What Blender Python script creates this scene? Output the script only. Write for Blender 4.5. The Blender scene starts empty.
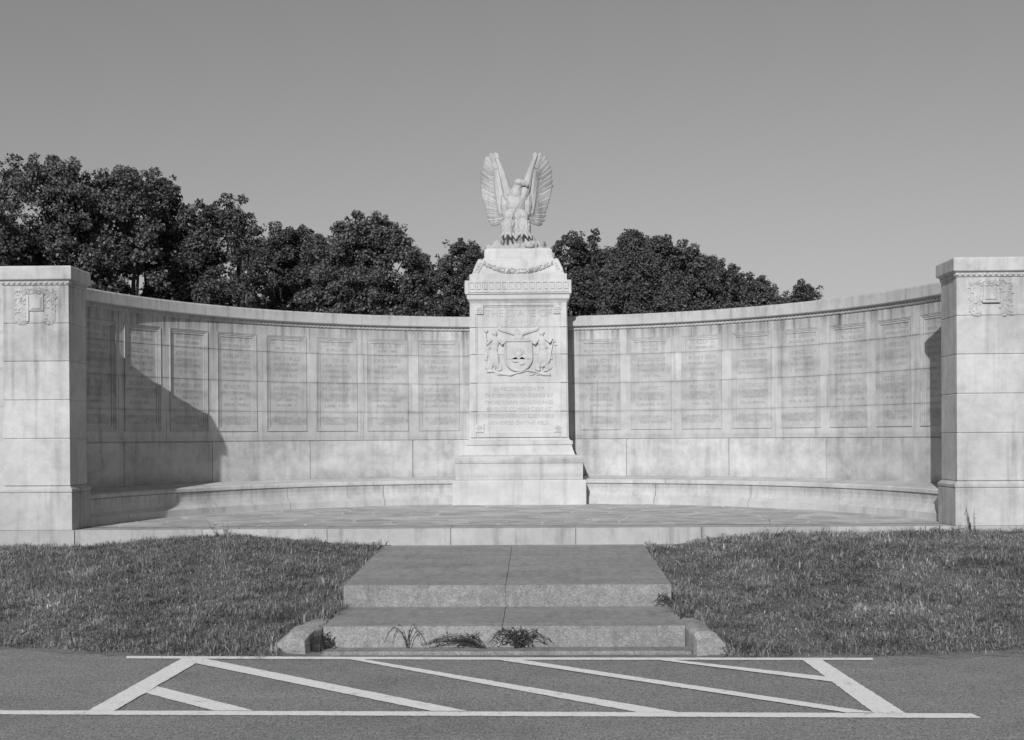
import bpy, bmesh, math, random
import numpy as np
from mathutils import Vector, Matrix, Euler, noise
random.seed(7)
rng = np.random.default_rng(11)
PI = math.pi
scn = bpy.context.scene
col = scn.collection

# ------------------------------------------------------------------ camera
cam_d = bpy.data.cameras.new('camera')
cam = bpy.data.objects.new('camera', cam_d)
col.objects.link(cam)
scn.camera = cam
cam_d.sensor_width = 36.0
cam_d.lens = 1200 / 1024 * 36
cam_d.shift_y = 68 / 1024
cam_d.clip_end = 3000
fwd = Vector((-0.021, 1, 0)).normalized()
rgt = Vector((fwd.y, -fwd.x, 0))
up = Vector((0, 0, 1))
ph = 0.0063
r2 = rgt * math.cos(ph) - up * math.sin(ph)
u2 = up * math.cos(ph) + rgt * math.sin(ph)
m = Matrix((r2, u2, -fwd)).transposed().to_4x4()
m.translation = (0.26, 0, 1.6)
cam.matrix_world = m

# ------------------------------------------------------------------ light
SUN_AZ, SUN_EL = math.radians(12.6), math.radians(29)
world = bpy.data.worlds.new('World')
scn.world = world
world.use_nodes = True
nt = world.node_tree
nt.nodes.clear()
sky = nt.nodes.new('ShaderNodeTexSky')
sky.sky_type = 'NISHITA'
sky.sun_disc = False
sky.sun_elevation = SUN_EL
sky.sun_rotation = PI + SUN_AZ
sky.air_density = 1.0
sky.dust_density = 0.2
sky.ozone_density = 1.0
# black-and-white film: the sky's colour is read as one grey value
sep = nt.nodes.new('ShaderNodeSeparateColor')
nt.links.new(sky.outputs[0], sep.inputs[0])
def wmath(op, a, b):
    n = nt.nodes.new('ShaderNodeMath'); n.operation = op
    for i, v in enumerate((a, b)):
        if isinstance(v, (int, float)): n.inputs[i].default_value = v
        else: nt.links.new(v, n.inputs[i])
    return n.outputs[0]
g = wmath('ADD', wmath('MULTIPLY', sep.outputs[0], 0.0), wmath('ADD', wmath('MULTIPLY', sep.outputs[1], 0.2), wmath('MULTIPLY', sep.outputs[2], 0.80)))
bg = nt.nodes.new('ShaderNodeBackground')
bg.inputs[1].default_value = 0.056
nt.links.new(g, bg.inputs[0])
wo = nt.nodes.new('ShaderNodeOutputWorld')
nt.links.new(bg.outputs[0], wo.inputs[0])

sd = bpy.data.lights.new('sun', 'SUN')
sd.energy = 4.2
sd.angle = math.radians(0.5)
sd.color = (1, 1, 1)
sun = bpy.data.objects.new('sun', sd)
col.objects.link(sun)
to_sun = Vector((-math.sin(SUN_AZ) * math.cos(SUN_EL), -math.cos(SUN_AZ) * math.cos(SUN_EL), math.sin(SUN_EL)))
sun.rotation_euler = to_sun.to_track_quat('Z', 'Y').to_euler()
sun.location = to_sun * 60

scn.view_settings.view_transform = 'Standard'
scn.view_settings.look = 'None'
scn.view_settings.exposure = 0.0
scn.view_settings.gamma = 1.0
scn.view_settings.use_curve_mapping = False

# ------------------------------------------------------------------ materials
class NT:
    def __init__(s, name):
        s.mat = bpy.data.materials.new(name)
        s.mat.use_nodes = True
        s.t = s.mat.node_tree
        s.t.nodes.clear()
        s.out = s.n('ShaderNodeOutputMaterial')
        s.tc = s.n('ShaderNodeTexCoord')
    def n(s, typ, **kw):
        nd = s.t.nodes.new(typ)
        for k, v in kw.items(): setattr(nd, k, v)
        return nd
    def l(s, a, b): s.t.links.new(a, b)
    def val(s, sock, v):
        if isinstance(v, (int, float)): sock.default_value = v
        else: s.l(v, sock)
    def math(s, op, a, b=0.0, clamp=False):
        nd = s.n('ShaderNodeMath', operation=op, use_clamp=clamp)
        s.val(nd.inputs[0], a); s.val(nd.inputs[1], b)
        return nd.outputs[0]
    def mapped(s, scale, src=None):
        mp = s.n('ShaderNodeMapping')
        mp.inputs['Scale'].default_value = scale
        s.l(src or s.tc.outputs['Object'], mp.inputs[0])
        return mp.outputs[0]
    def noise(s, scale, detail=4, rough=0.55, vec=None, dist=0.0):
        nd = s.n('ShaderNodeTexNoise')
        nd.inputs['Scale'].default_value = scale
        nd.inputs['Detail'].default_value = detail
        nd.inputs['Roughness'].default_value = rough
        nd.inputs['Distortion'].default_value = dist
        s.l(vec or s.tc.outputs['Object'], nd.inputs['Vector'])
        return nd.outputs['Fac']
    def ramp(s, fac, stops):
        nd = s.n('ShaderNodeValToRGB')
        el = nd.color_ramp.elements
        while len(el) < len(stops): el.new(0.5)
        for e, (p, v) in zip(el, stops):
            e.position = p; e.color = (v, v, v, 1)
        s.l(fac, nd.inputs[0])
        return nd.outputs[0]
    def maprange(s, v, a, b, c, d):
        nd = s.n('ShaderNodeMapRange')
        s.val(nd.inputs[0], v)
        for i, x in enumerate((a, b, c, d)): nd.inputs[i + 1].default_value = x
        return nd.outputs[0]
    def bump(s, h, strength, dist):
        nd = s.n('ShaderNodeBump')
        nd.inputs['Strength'].default_value = strength
        nd.inputs['Distance'].default_value = dist
        s.l(h, nd.inputs['Height'])
        return nd.outputs[0]
    def finish(s, colour, rough=0.85, normal=None, spec=0.2):
        b = s.n('ShaderNodeBsdfPrincipled')
        s.val(b.inputs['Base Color'], colour) if not isinstance(colour, (int, float)) else None
        if isinstance(colour, (int, float)): b.inputs['Base Color'].default_value = (colour,) * 3 + (1,)
        b.inputs['Roughness'].default_value = rough
        b.inputs['Specular IOR Level'].default_value = spec
        if normal is not None: s.l(normal, b.inputs['Normal'])
        s.l(b.outputs[0], s.out.inputs[0])
        return s.mat

def stone(name, base, mott=0.22, streak=0.3, speck=0.16, bump=0.35, zstain=None, blocks=0.07, drip=None):
    """weathered pale granite: cloudy mottling, fine grain, run-down streaks"""
    s = NT(name)
    cloud = s.noise(1.7, 6, 0.62, dist=0.4)
    mid = s.noise(9, 6, 0.65)
    grain = s.noise(140, 2, 0.6)
    st = s.noise(1.0, 5, 0.6, vec=s.mapped((9, 9, 0.55)))
    v = s.math('ADD', 1.0, s.math('MULTIPLY', s.math('SUBTRACT', cloud, 0.5), mott * 2.2))
    v = s.math('ADD', v, s.math('MULTIPLY', s.math('SUBTRACT', mid, 0.5), mott * 1.1))
    v = s.math('ADD', v, s.math('MULTIPLY', s.math('SUBTRACT', grain, 0.5), speck * 2))
    stm = s.maprange(st, 0.52, 0.72, 0.0, streak)
    v = s.math('SUBTRACT', v, stm)
    if zstain:      # lichen/grime patches with a soft ragged outline (z centre, half height, amount)
        sepx = s.n('ShaderNodeSeparateXYZ'); s.l(s.tc.outputs['Object'], sepx.inputs[0])
        for zc, hh, amt in zstain:
            w = s.math('DIVIDE', s.math('ABSOLUTE', s.math('SUBTRACT', sepx.outputs[2], zc)), hh)
            w = s.math('SUBTRACT', 1.0, w, clamp=True)
            nn = s.maprange(s.noise(3.2, 5, 0.6), 0.35, 0.65, 0.25, 1.0)
            v = s.math('SUBTRACT', v, s.math('MULTIPLY', s.math('MULTIPLY', w, nn), amt))
    if drip:        # rain runs hanging from a ledge: (ledge z, length, amount)
        sepd = s.n('ShaderNodeSeparateXYZ'); s.l(s.tc.outputs['Object'], sepd.inputs[0])
        for zt, ln, amt in drip:
            w = s.maprange(sepd.outputs[2], zt - ln, zt, 0, 1)
            cut = s.math('LESS_THAN', sepd.outputs[2], zt + 0.01)
            nn = s.maprange(s.noise(1.0, 4, 0.65, vec=s.mapped((16, 16, 0.25))), 0.44, 0.66, 0.0, 1.0)
            v = s.math('SUBTRACT', v, s.math('MULTIPLY', s.math('MULTIPLY', s.math('MULTIPLY', w, cut), nn), amt))
    pit = s.maprange(s.noise(48, 3, 0.7), 0.60, 0.75, 0.0, 0.16)
    v = s.math('SUBTRACT', v, pit)
    geo = s.n('ShaderNodeNewGeometry')
    v = s.math('MULTIPLY', v, s.maprange(geo.outputs['Random Per Island'], 0, 1, 1 - blocks, 1 + blocks))
    c = s.math('MULTIPLY', v, base, clamp=True)
    cc = s.n('ShaderNodeCombineColor')
    for i in range(3): s.l(c, cc.inputs[i])
    h = s.math('ADD', s.math('MULTIPLY', grain, 0.8), mid)
    return s.finish(cc.outputs[0], 0.9, s.bump(h, bump, 0.012), 0.15)

M = {}
M['wall'] = stone('wall_granite', 0.44, 0.38, 0.34, 0.16, zstain=[(3.15, 0.14, 0.18), (1.62, 0.05, 0.16), (1.985, 0.035, 0.2), (2.40, 0.03, 0.2), (2.815, 0.03, 0.2)], drip=[(3.19, 0.42, 0.42)], blocks=.09)
M['panel'] = stone('panel_granite', 0.41, 0.40, 0.24, 0.20, zstain=[(1.985, 0.035, 0.2), (2.40, 0.03, 0.2), (2.815, 0.03, 0.2), (2.58, 0.10, 0.24), (2.20, 0.09, 0.24), (1.86, 0.07, 0.28)], drip=[(3.0, 0.3, 0.25), (2.40, 0.25, 0.18)], blocks=.06)
M['dado'] = stone('dado_granite', 0.455, 0.52, 0.16, 0.12, zstain=[(1.06, 0.12, 0.22), (1.36, 0.10, 0.12)], drip=[(1.57, 0.25, 0.2)], blocks=.08)
M['coping'] = stone('coping_granite', 0.42, 0.22, 0.30, 0.2, drip=[(3.40, 0.12, 0.25)])
M['bench'] = stone('bench_granite', 0.45, 0.40, 0.22, 0.12, drip=[(0.94, 0.2, 0.25)])
M['pedestal'] = stone('pedestal_granite', 0.485, 0.30, 0.22, 0.12, zstain=[(1.28, 0.09, 0.46), (1.06, 0.06, 0.22), (1.93, 0.08, 0.2), (2.25, 0.12, 0.12)], drip=[(3.55, 0.4, 0.22)], blocks=.04)
M['pier'] = stone('pier_granite', 0.445, 0.44, 0.30, 0.18, drip=[(3.25, 0.5, 0.25), (1.04, 0.25, 0.15)], blocks=.06)
M['letter'] = stone('letter_grime', 0.29, 0.3, 0.2, 0.2)
M['pedletter'] = stone('pedestal_letter', 0.415, 0.3, 0.2, 0.2)
M['eagle'] = stone('eagle_stone', 0.42, 0.34, 0.34, 0.18, 0.5, blocks=.09)
M['terrace'] = stone('terrace_edge_stone', 0.37, 0.38, 0.36, 0.15)
M['soil_shade'] = stone('soil_gap_shade', 0.03, 0.3, 0.1, 0.4, 0.9)  # earth tone darkened to near black: shade of the curb gap put into colour

def paving():
    s = NT('crazy_paving')
    vec = s.mapped((1.0, 1.25, 1))
    nz = s.n('ShaderNodeTexNoise'); nz.inputs['Scale'].default_value = 1.2
    s.l(vec, nz.inputs['Vector'])
    mx = s.n('ShaderNodeMix', data_type='VECTOR'); mx.inputs[0].default_value = 0.07
    s.l(vec, mx.inputs[4]); s.l(nz.outputs['Color'], mx.inputs[5])
    v1 = s.n('ShaderNodeTexVoronoi', feature='DISTANCE_TO_EDGE'); v1.inputs['Scale'].default_value = 2.5
    v2 = s.n('ShaderNodeTexVoronoi', feature='F1'); v2.inputs['Scale'].default_value = 2.5
    s.l(mx.outputs[1], v1.inputs['Vector']); s.l(mx.outputs[1], v2.inputs['Vector'])
    sp = s.n('ShaderNodeSeparateColor'); s.l(v2.outputs['Color'], sp.inputs[0])
    tone = s.maprange(sp.outputs[0], 0, 1, 0.33, 0.47)
    tone = s.math('MULTIPLY', tone, s.maprange(s.noise(3.5, 6, 0.7), 0.3, 0.7, 0.68, 1.25))
    joint = s.maprange(v1.outputs['Distance'], 0.015, 0.035, 1, 0)
    c = s.math('ADD', s.math('MULTIPLY', tone, s.math('SUBTRACT', 1, joint)), s.math('MULTIPLY', joint, 0.52))
    cc = s.n('ShaderNodeCombineColor')
    for i in range(3): s.l(c, cc.inputs[i])
    return s.finish(cc.outputs[0], 0.85, s.bump(s.noise(25, 4), 0.25, 0.01))
M['paving'] = paving()

def asphalt():
    s = NT('asphalt')
    agg = s.noise(72, 4, 0.85)
    a2 = s.noise(24, 3, 0.7)
    big = s.noise(0.9, 5, 0.6, vec=s.mapped((0.5, 1.4, 1)))
    v = s.math('ADD', s.maprange(agg, 0.32, 0.68, 0.0, 2.0), s.maprange(a2, 0.35, 0.65, -0.22, 0.22))
    v = s.math('MULTIPLY', v, s.maprange(big, 0.3, 0.7, 0.88, 1.12))
    fleck = s.maprange(s.noise(75, 2, 0.5), 0.64, 0.70, 0, 0.9)
    dark = s.maprange(s.noise(95, 2, 0.5, vec=s.mapped((1, 1, 1.7))), 0.64, 0.72, 0, -0.4)
    blot = s.maprange(s.noise(3.1, 6, 0.7), 0.42, 0.66, 1.06, 0.90)
    v = s.math('MULTIPLY', s.math('ADD', v, s.math('ADD', fleck, dark)), blot)
    c = s.math('MAXIMUM', s.math('MULTIPLY', v, 0.222), 0.035)
    cc = s.n('ShaderNodeCombineColor')
    for i in range(3): s.l(c, cc.inputs[i])
    return s.finish(cc.outputs[0], 0.85, s.bump(agg, 0.6, 0.006), 0.25)
M['asphalt'] = asphalt()

def paint():
    s = NT('road_paint')
    agg = s.noise(60, 4, 0.8)
    wear = s.noise(6, 7, 0.7)
    c = s.math('MULTIPLY', s.maprange(agg, 0.3, 0.7, 0.76, 1.16), 0.77)
    ww = s.maprange(s.math('ADD', wear, s.math('MULTIPLY', agg, 0.35)), 0.44, 0.60, 0.5, 1.0)
    c = s.math('MULTIPLY', c, ww)
    cc = s.n('ShaderNodeCombineColor')
    for i in range(3): s.l(c, cc.inputs[i])
    return s.finish(cc.outputs[0], 0.7, s.bump(agg, 0.4, 0.004), 0.3)
M['paint'] = paint()

def concrete(name, base, coarse):
    s = NT(name)
    agg = s.n('ShaderNodeTexVoronoi', feature='F1'); agg.inputs['Scale'].default_value = 110
    s.l(s.tc.outputs['Object'], agg.inputs['Vector'])
    sp = s.n('ShaderNodeSeparateColor'); s.l(agg.outputs['Color'], sp.inputs[0])
    a = s.maprange(sp.outputs[0], 0, 1, 1 - coarse, 1 + coarse)
    big = s.maprange(s.noise(1.6, 6, 0.6, vec=s.mapped((0.7, 2.2, 1))), 0.3, 0.7, 0.84, 1.14)
    mid = s.maprange(s.noise(16, 6, 0.75), 0.3, 0.7, 0.76, 1.22)
    st = s.maprange(s.noise(1.0, 4, 0.6, vec=s.mapped((14, 3, 1.2))), 0.5, 0.75, 1.0, 0.78)
    c = s.math('MULTIPLY', s.math('MULTIPLY', s.math('MULTIPLY', a, big), s.math('MULTIPLY', mid, st)), base)
    cc = s.n('ShaderNodeCombineColor')
    for i in range(3): s.l(c, cc.inputs[i])
    return s.finish(cc.outputs[0], 0.9, s.bump(sp.outputs[0], 0.5 * coarse + 0.1, 0.008), 0.15)
M['slab'] = concrete('walkway_concrete', 0.265, 0.12)
M['riser'] = concrete('exposed_aggregate', 0.235, 0.24)
M['curb'] = concrete('curb_concrete', 0.29, 0.25)
M['gutter'] = concrete('gutter_concrete', 0.22, 0.25)

def earth():
    s = NT('turf_earth')
    n1 = s.noise(30, 6, 0.7)
    c = s.ramp(s.math('ADD', s.math('MULTIPLY', n1, 0.6), s.math('MULTIPLY', s.noise(1.3, 4), 0.4)), [(0.35, 0.08), (0.65, 0.2)])
    return s.finish(c, 0.95, s.bump(n1, 0.8, 0.03), 0.1)
M['earth'] = earth()
def verge():
    s = NT('gritty_verge')
    c = s.ramp(s.math('ADD', s.math('MULTIPLY', s.noise(120, 4, 0.7), 0.6), s.math('MULTIPLY', s.noise(5, 4), 0.4)), [(0.35, 0.10), (0.65, 0.32)])
    return s.finish(c, 0.95, s.bump(s.noise(90, 4), 0.8, 0.02), 0.1)
M['verge'] = verge()

def leafy(name, lo, hi, trans=0.3, rough=0.55, spec=0.35):
    s = NT(name)
    geo = s.n('ShaderNodeNewGeometry')
    c = s.ramp(geo.outputs['Random Per Island'], [(0.0, lo), (1.0, hi)])
    b = s.n('ShaderNodeBsdfPrincipled')
    s.l(c, b.inputs['Base Color'])
    b.inputs['Roughness'].default_value = rough
    b.inputs['Specular IOR Level'].default_value = spec
    tr = s.n('ShaderNodeBsdfTranslucent'); s.l(c, tr.inputs['Color'])
    mx = s.n('ShaderNodeMixShader'); mx.inputs[0].default_value = trans
    s.l(b.outputs[0], mx.inputs[1]); s.l(tr.outputs[0], mx.inputs[2])
    s.l(mx.outputs[0], s.out.inputs[0])
    return s.mat
M['leaf'] = leafy('oak_leaves', 0.045, 0.16)
M['leaf_b'] = leafy('elm_leaves', 0.05, 0.20)
M['needle'] = leafy('cedar_foliage', 0.075, 0.125, 0.15, 0.8, 0.1)
M['bark'] = stone('bark', 0.10, 0.5, 0.4, 0.3, 0.9)
M['weed'] = leafy('weed_leaves', 0.03, 0.09)
def grassmat():
    s = NT('grass_blades')
    geo = s.n('ShaderNodeNewGeometry')
    c = s.ramp(geo.outputs['Random Per Island'], [(0.0, 0.15), (0.55, 0.30), (0.9, 0.41), (1.0, 0.62)])
    big = s.math('ADD', s.maprange(s.noise(2.2, 5, 0.7), 0.3, 0.7, 0.6, 1.3), s.maprange(s.noise(1.1, 6, 0.75, vec=s.mapped((1.2, 0.9, 3))), 0.53, 0.68, 0.0, 0.75))
    mm = s.n('ShaderNodeMix', data_type='RGBA', blend_type='MULTIPLY'); mm.inputs[0].default_value = 1
    s.l(c, mm.inputs[6]); s.l(big, mm.inputs[7])
    b = s.n('ShaderNodeBsdfPrincipled'); s.l(mm.outputs[2], b.inputs['Base Color'])
    b.inputs['Roughness'].default_value = 0.6; b.inputs['Specular IOR Level'].default_value = 0.3
    tr = s.n('ShaderNodeBsdfTranslucent'); s.l(mm.outputs[2], tr.inputs['Color'])
    mx = s.n('ShaderNodeMixShader'); mx.inputs[0].default_value = 0.42
    s.l(b.outputs[0], mx.inputs[1]); s.l(tr.outputs[0], mx.inputs[2]); s.l(mx.outputs[0], s.out.inputs[0])
    return s.mat
M['grass'] = grassmat()

# ------------------------------------------------------------------ object helpers
def tag(o, label=None, cat=None, group=None, kind=None):
    if label: o['label'] = label
    if cat: o['category'] = cat
    if group: o['group'] = group
    if kind: o['kind'] = kind
    return o
def empty(name, loc, label, cat, group=None):
    o = bpy.data.objects.new(name, None)
    o.empty_display_size = 0.2
    o.location = loc
    col.objects.link(o)
    return tag(o, label, cat, group)

class MB:
    def __init__(s): s.v = []; s.f = []; s.mi = []; s.cur = 0
    def add(s, verts, faces):
        b = len(s.v)
        s.v += [tuple(p) for p in verts]
        for f in faces:
            s.f.append([b + i for i in f]); s.mi.append(s.cur)
    def hexa(s, p):   # 4 bottom (ccw), 4 top
        s.add(p, [(3, 2, 1, 0), (4, 5, 6, 7), (0, 1, 5, 4), (1, 2, 6, 5), (2, 3, 7, 6), (3, 0, 4, 7)])
    def box(s, x0, x1, y0, y1, z0, z1):
        s.hexa([(x0, y0, z0), (x1, y0, z0), (x1, y1, z0), (x0, y1, z0), (x0, y0, z1), (x1, y0, z1), (x1, y1, z1), (x0, y1, z1)])
    def rings(s, rs, cap=True):   # list of equal-length vertex rings
        n = len(rs[0]); b = len(s.v)
        for r in rs: s.v += [tuple(p) for p in r]
        for k in range(len(rs) - 1):
            for i in range(n):
                j = (i + 1) % n
                s.f.append([b + k * n + i, b + k * n + j, b + (k + 1) * n + j, b + (k + 1) * n + i]); s.mi.append(s.cur)
        if cap:
            s.f.append([b + i for i in reversed(range(n))]); s.mi.append(s.cur)
            e = b + (len(rs) - 1) * n
            s.f.append([e + i for i in range(n)]); s.mi.append(s.cur)
    def rect_loft(s, cx, cy, prof):   # prof: (hx, hy, z)
        s.rings([[(cx - a, cy - b, z), (cx + a, cy - b, z), (cx + a, cy + b, z), (cx - a, cy + b, z)] for a, b, z in prof])
    def tube(s, pts, rad, n=8, cap=True):
        rs = []
        prev = None
        for i, p in enumerate(pts):
            p = Vector(p)
            a = Vector(pts[max(i - 1, 0)]); c = Vector(pts[min(i + 1, len(pts) - 1)])
            d = (c - a).normalized()
            if prev is None:
                prev = d.orthogonal().normalized()
            u = (prev - d * prev.dot(d)).normalized(); w = d.cross(u); prev = u
            r = rad[i]
            rs.append([p + (u * math.cos(2 * PI * k / n) + w * math.sin(2 * PI * k / n)) * r for k in range(n)])
        s.rings(rs, cap)
    def prism(s, poly, y0, y1):   # outline in x,z; from y0 (front) to y1 (back)
        n = len(poly); b = len(s.v)
        s.v += [(x, y0, z) for x, z in poly] + [(x, y1, z) for x, z in poly]
        s.f.append([b + i for i in range(n)]); s.f.append([b + n + i for i in reversed(range(n))])
        for i in range(n):
            j = (i + 1) % n
            s.f.append([b + i, b + n + i, b + n + j, b + j])
        s.mi += [s.cur] * (n + 2)
    def ellipsoid(s, c, r, rot=None, nu=12, nv=8):
        R = (rot or Euler((0, 0, 0))).to_matrix() if not isinstance(rot, Matrix) else rot
        c = Vector(c)
        rs = []
        for j in range(1, nv):
            t = PI * j / nv
            rs.append([c + R @ Vector((r[0] * math.sin(t) * math.cos(2 * PI * i / nu), r[1] * math.sin(t) * math.sin(2 * PI * i / nu), -r[2] * math.cos(t))) for i in range(nu)])
        s.rings(rs, True)
    def build(s, name, mats, parent=None, smooth=False, bevel=0, loc=(0, 0, 0), normals=True):
        me = bpy.data.meshes.new(name)
        me.from_pydata(s.v, [], s.f)
        if not isinstance(mats, (list, tuple)): mats = [mats]
        for mm in mats: me.materials.append(mm)
        if len(mats) > 1: me.polygons.foreach_set('material_index', s.mi)
        if normals:
            bm = bmesh.new(); bm.from_mesh(me)
            bmesh.ops.recalc_face_normals(bm, faces=bm.faces)
            bm.to_mesh(me); bm.free()
        if smooth: me.polygons.foreach_set('use_smooth', [True] * len(me.polygons))
        o = bpy.data.objects.new(name, me)
        col.objects.link(o)
        if parent is not None:
            par = parent; o.parent = par
            # geometry is written in world coordinates: undo the parents' offsets
            off = Vector((0, 0, 0)); q = par
            while q is not None: off += q.location; q = q.parent
            o.location = Vector(loc) - off
        else:
            o.location = loc
        if bevel:
            b = o.modifiers.new('bevel', 'BEVEL'); b.width = bevel; b.segments = 2; b.limit_method = 'ANGLE'; b.angle_limit = math.radians(35)
        return o

def np_mesh(name, verts, faces_flat, counts, mat, parent=None, loc_off=None):
    me = bpy.data.meshes.new(name)
    nv = len(verts)
    me.vertices.add(nv)
    me.vertices.foreach_set('co', np.ascontiguousarray(verts, dtype=np.float32).ravel())
    me.loops.add(len(faces_flat))
    me.loops.foreach_set('vertex_index', np.ascontiguousarray(faces_flat, dtype=np.int32))
    me.polygons.add(len(counts))
    starts = np.concatenate([[0], np.cumsum(counts)[:-1]]).astype(np.int32)
    me.polygons.foreach_set('loop_start', starts)
    me.materials.append(mat)
    me.update(calc_edges=True)
    me.validate()
    o = bpy.data.objects.new(name, me)
    col.objects.link(o)
    if parent is not None:
        o.parent = parent
    return o

def remeshed(o, voxel, smooth_it=4, disp=None):
    """bake overlapping lumps into one continuous carved surface"""
    r = o.modifiers.new('remesh', 'REMESH'); r.mode = 'VOXEL'; r.voxel_size = voxel; r.use_smooth_shade = True
    sm = o.modifiers.new('smooth', 'SMOOTH'); sm.iterations = smooth_it; sm.factor = 0.5
    dg = bpy.context.evaluated_depsgraph_get(); dg.update()
    ev = o.evaluated_get(dg)
    me = bpy.data.meshes.new_from_object(ev)
    mats = [m_ for m_ in o.data.materials]
    o.modifiers.clear()
    old = o.data
    o.data = me
    if disp:
        for v in me.vertices: v.co = v.co + v.normal * disp(v.co)
    if not me.materials:
        for mm in mats: me.materials.append(mm)
    me.polygons.foreach_set('use_smooth', [True] * len(me.polygons))
    bpy.data.meshes.remove(old)
    return o

# ------------------------------------------------------------------ ground and road
def gz(x, y):
    """height of the turf bank"""
    e = road_edge(x)
    t = (y - e) / (12.72 - e)
    if t <= 0: return -0.03
    if t >= 1: return 0.50
    if abs(x) < 1.37 and y < 12.8: return -0.03 if y < 9.3 else 0.06
    if abs(x) < 1.62 and y < 9.12: return -0.03
    base = 0.02 + 0.48 * (1 - (1 - t) ** 1.35)
    w = max(0.0, min(1.0, (t - .35) / .5))
    base += w * (.07 * math.exp(-((x + 2.9) / .75) ** 2) + .075 * max(0, min(1, (x - 1.7) / .9)) - .03 * max(0, min(1, (-x - 3.7) / .8)) - .055 * max(0, min(1, (2.1 - abs(x)) / .6)))
    return base + 0.025 * noise.noise(Vector((x * 0.9, y * 0.9, 3)))
EDGE = [(-70, 10.2), (-8, 9.7), (-4.0, 9.35), (-3.1, 9.08), (-2.3, 8.92), (-1.6, 8.88), (1.7, 8.82), (2.6, 8.85), (3.9, 8.93), (8, 8.9), (70, 9.0)]
def road_edge(x):
    for (a, ya), (b, yb) in zip(EDGE, EDGE[1:]):
        if a <= x <= b:
            return ya + (yb - ya) * (x - a) / (b - a) + 0.04 * noise.noise(Vector((x * 3.1, 7, 1)))
    return 9.0

mb = MB()
xs = sorted(set([-400, -150, -70, -40, -25, -15] + [round(-10 + 0.2 * i, 2) for i in range(101)] + [15, 25, 40, 70, 150, 400]))
ysn = 26
rows = []
def rowpts(fn): return [len(mb.v) + i for i in range(len(xs))], mb.v.extend([fn(x) for x in xs])
def addrow(fn):
    ids = [len(mb.v) + i for i in range(len(xs))]
    mb.v.extend([fn(x) for x in xs]); rows.append(ids)
addrow(lambda x: (x, -120, -0.03))
addrow(lambda x: (x, -20, -0.03))
addrow(lambda x: (x, min(road_edge(max(-70, min(70, x))), 12) - 0.4, -0.03))
for k in range(0, ysn + 1):
    t = k / ysn
    def fn(x, t=t):
        xc = max(-70, min(70, x)); e = road_edge(xc); y = e - 0.02 + (12.74 - e) * t
        return (x, y, gz(xc, y) if t > 0 else -0.03)
    addrow(fn)
for y in (16, 22, 40, 90, 300, 1500):
    addrow(lambda x, y=y: (x * (1 if y < 300 else 3.5), y, 0.42 if y < 30 else 0.4))
for a, b in zip(rows, rows[1:]):
    for i in range(len(xs) - 1):
        mb.f.append([a[i], a[i + 1], b[i + 1], b[i]]); mb.mi.append(0)
tag(mb.build('ground', M['earth'], smooth=True), kind='structure')

mb = MB()
ex = [-70, -30, -14] + [round(-8 + 0.04 * i, 2) for i in range(401)] + [14, 30, 70]
for x in ex: mb.v += [(x, -14, 0.0), (x, road_edge(x) - 0.03, 0.0)]
for i in range(len(ex) - 1): mb.f.append([2 * i, 2 * i + 2, 2 * i + 3, 2 * i + 1]); mb.mi.append(0)
tag(mb.build('road', M['asphalt']), kind='structure')

# gritty strip where the turf frays out onto the asphalt
mb = MB()
for x in ex:
    if -9 < x < 9:
        w = 0.13 + 0.12 * noise.noise(Vector((x * 2.3, 1, 9))) + 0.07 * noise.noise(Vector((x * 9, 2, 9)))
        mb.v += [(x, road_edge(x) - 0.02 - max(w, 0.02), 0.002), (x, road_edge(x) + 0.12, 0.0045)]
n = len(mb.v) // 2
for i in range(n - 1): mb.f.append([2 * i, 2 * i + 2, 2 * i + 3, 2 * i + 1]); mb.mi.append(0)
tag(mb.build('verge', M['verge']), kind='structure')

# painted markings
mb = MB()
def strip(poly, z=0.005):
    """painted stripe with a slightly ragged edge"""
    out = []
    for i, a in enumerate(poly):
        b = poly[(i + 1) % len(poly)]
        L = math.dist(a, b); k = max(1, int(L / .025))
        for q in range(k):
            x = a[0] + (b[0] - a[0]) * q / k; y = a[1] + (b[1] - a[1]) * q / k
            out.append((x + .006 * noise.noise(Vector((x * 21, y * 21, 1))) + .004 * noise.noise(Vector((x * 70, y * 70, 4))), y + .006 * noise.noise(Vector((x * 21, y * 21, 8))) + .005 * noise.noise(Vector((x * 70, y * 70, 12)))))
    k = len(mb.v); mb.v += [(x, y, z) for x, y in out]; mb.f.append([k + i for i in range(len(out))]); mb.mi.append(0)
strip([(-2.789, 8.82), (-0.021, 8.726), (2.661, 8.671), (2.639, 8.59), (-0.018, 8.632), (-2.756, 8.723)])
strip([(-9.0, 7.19), (-3.296, 7.054), (0.033, 6.996), (2.742, 6.933), (2.752, 6.82), (0.036, 6.885), (-3.244, 6.951), (-9.0, 7.087)])
strip([(-2.343, 8.715), (-2.18, 8.709), (-2.244, 7.026), (-2.404, 7.030)], 0.0065)
strip([(-2.205, 7.715), (-1.413, 7.018), (-1.654, 7.023), (-2.222, 7.518)], 0.008)
strip([(-2.169, 8.692), (-0.154, 6.999), (-0.371, 7.003), (-2.197, 8.522)], 0.008)
strip([(-1.00, 8.655), (1.067, 6.968), (0.828, 6.973), (-1.105, 8.66)], 0.0065)
strip([(0.133, 8.62), (2.201, 6.945), (2.03, 6.947), (-0.04, 8.625)], 0.008)
strip([(1.217, 8.61), (2.162, 7.986), (2.172, 7.814), (1.093, 8.613)], 0.008)
strip([(2.141, 8.595), (2.279, 8.592), (2.365, 6.941), (2.187, 6.944)], 0.0065)
tag(mb.build('road_marking', M['paint'], normals=False), kind='structure')

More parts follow.
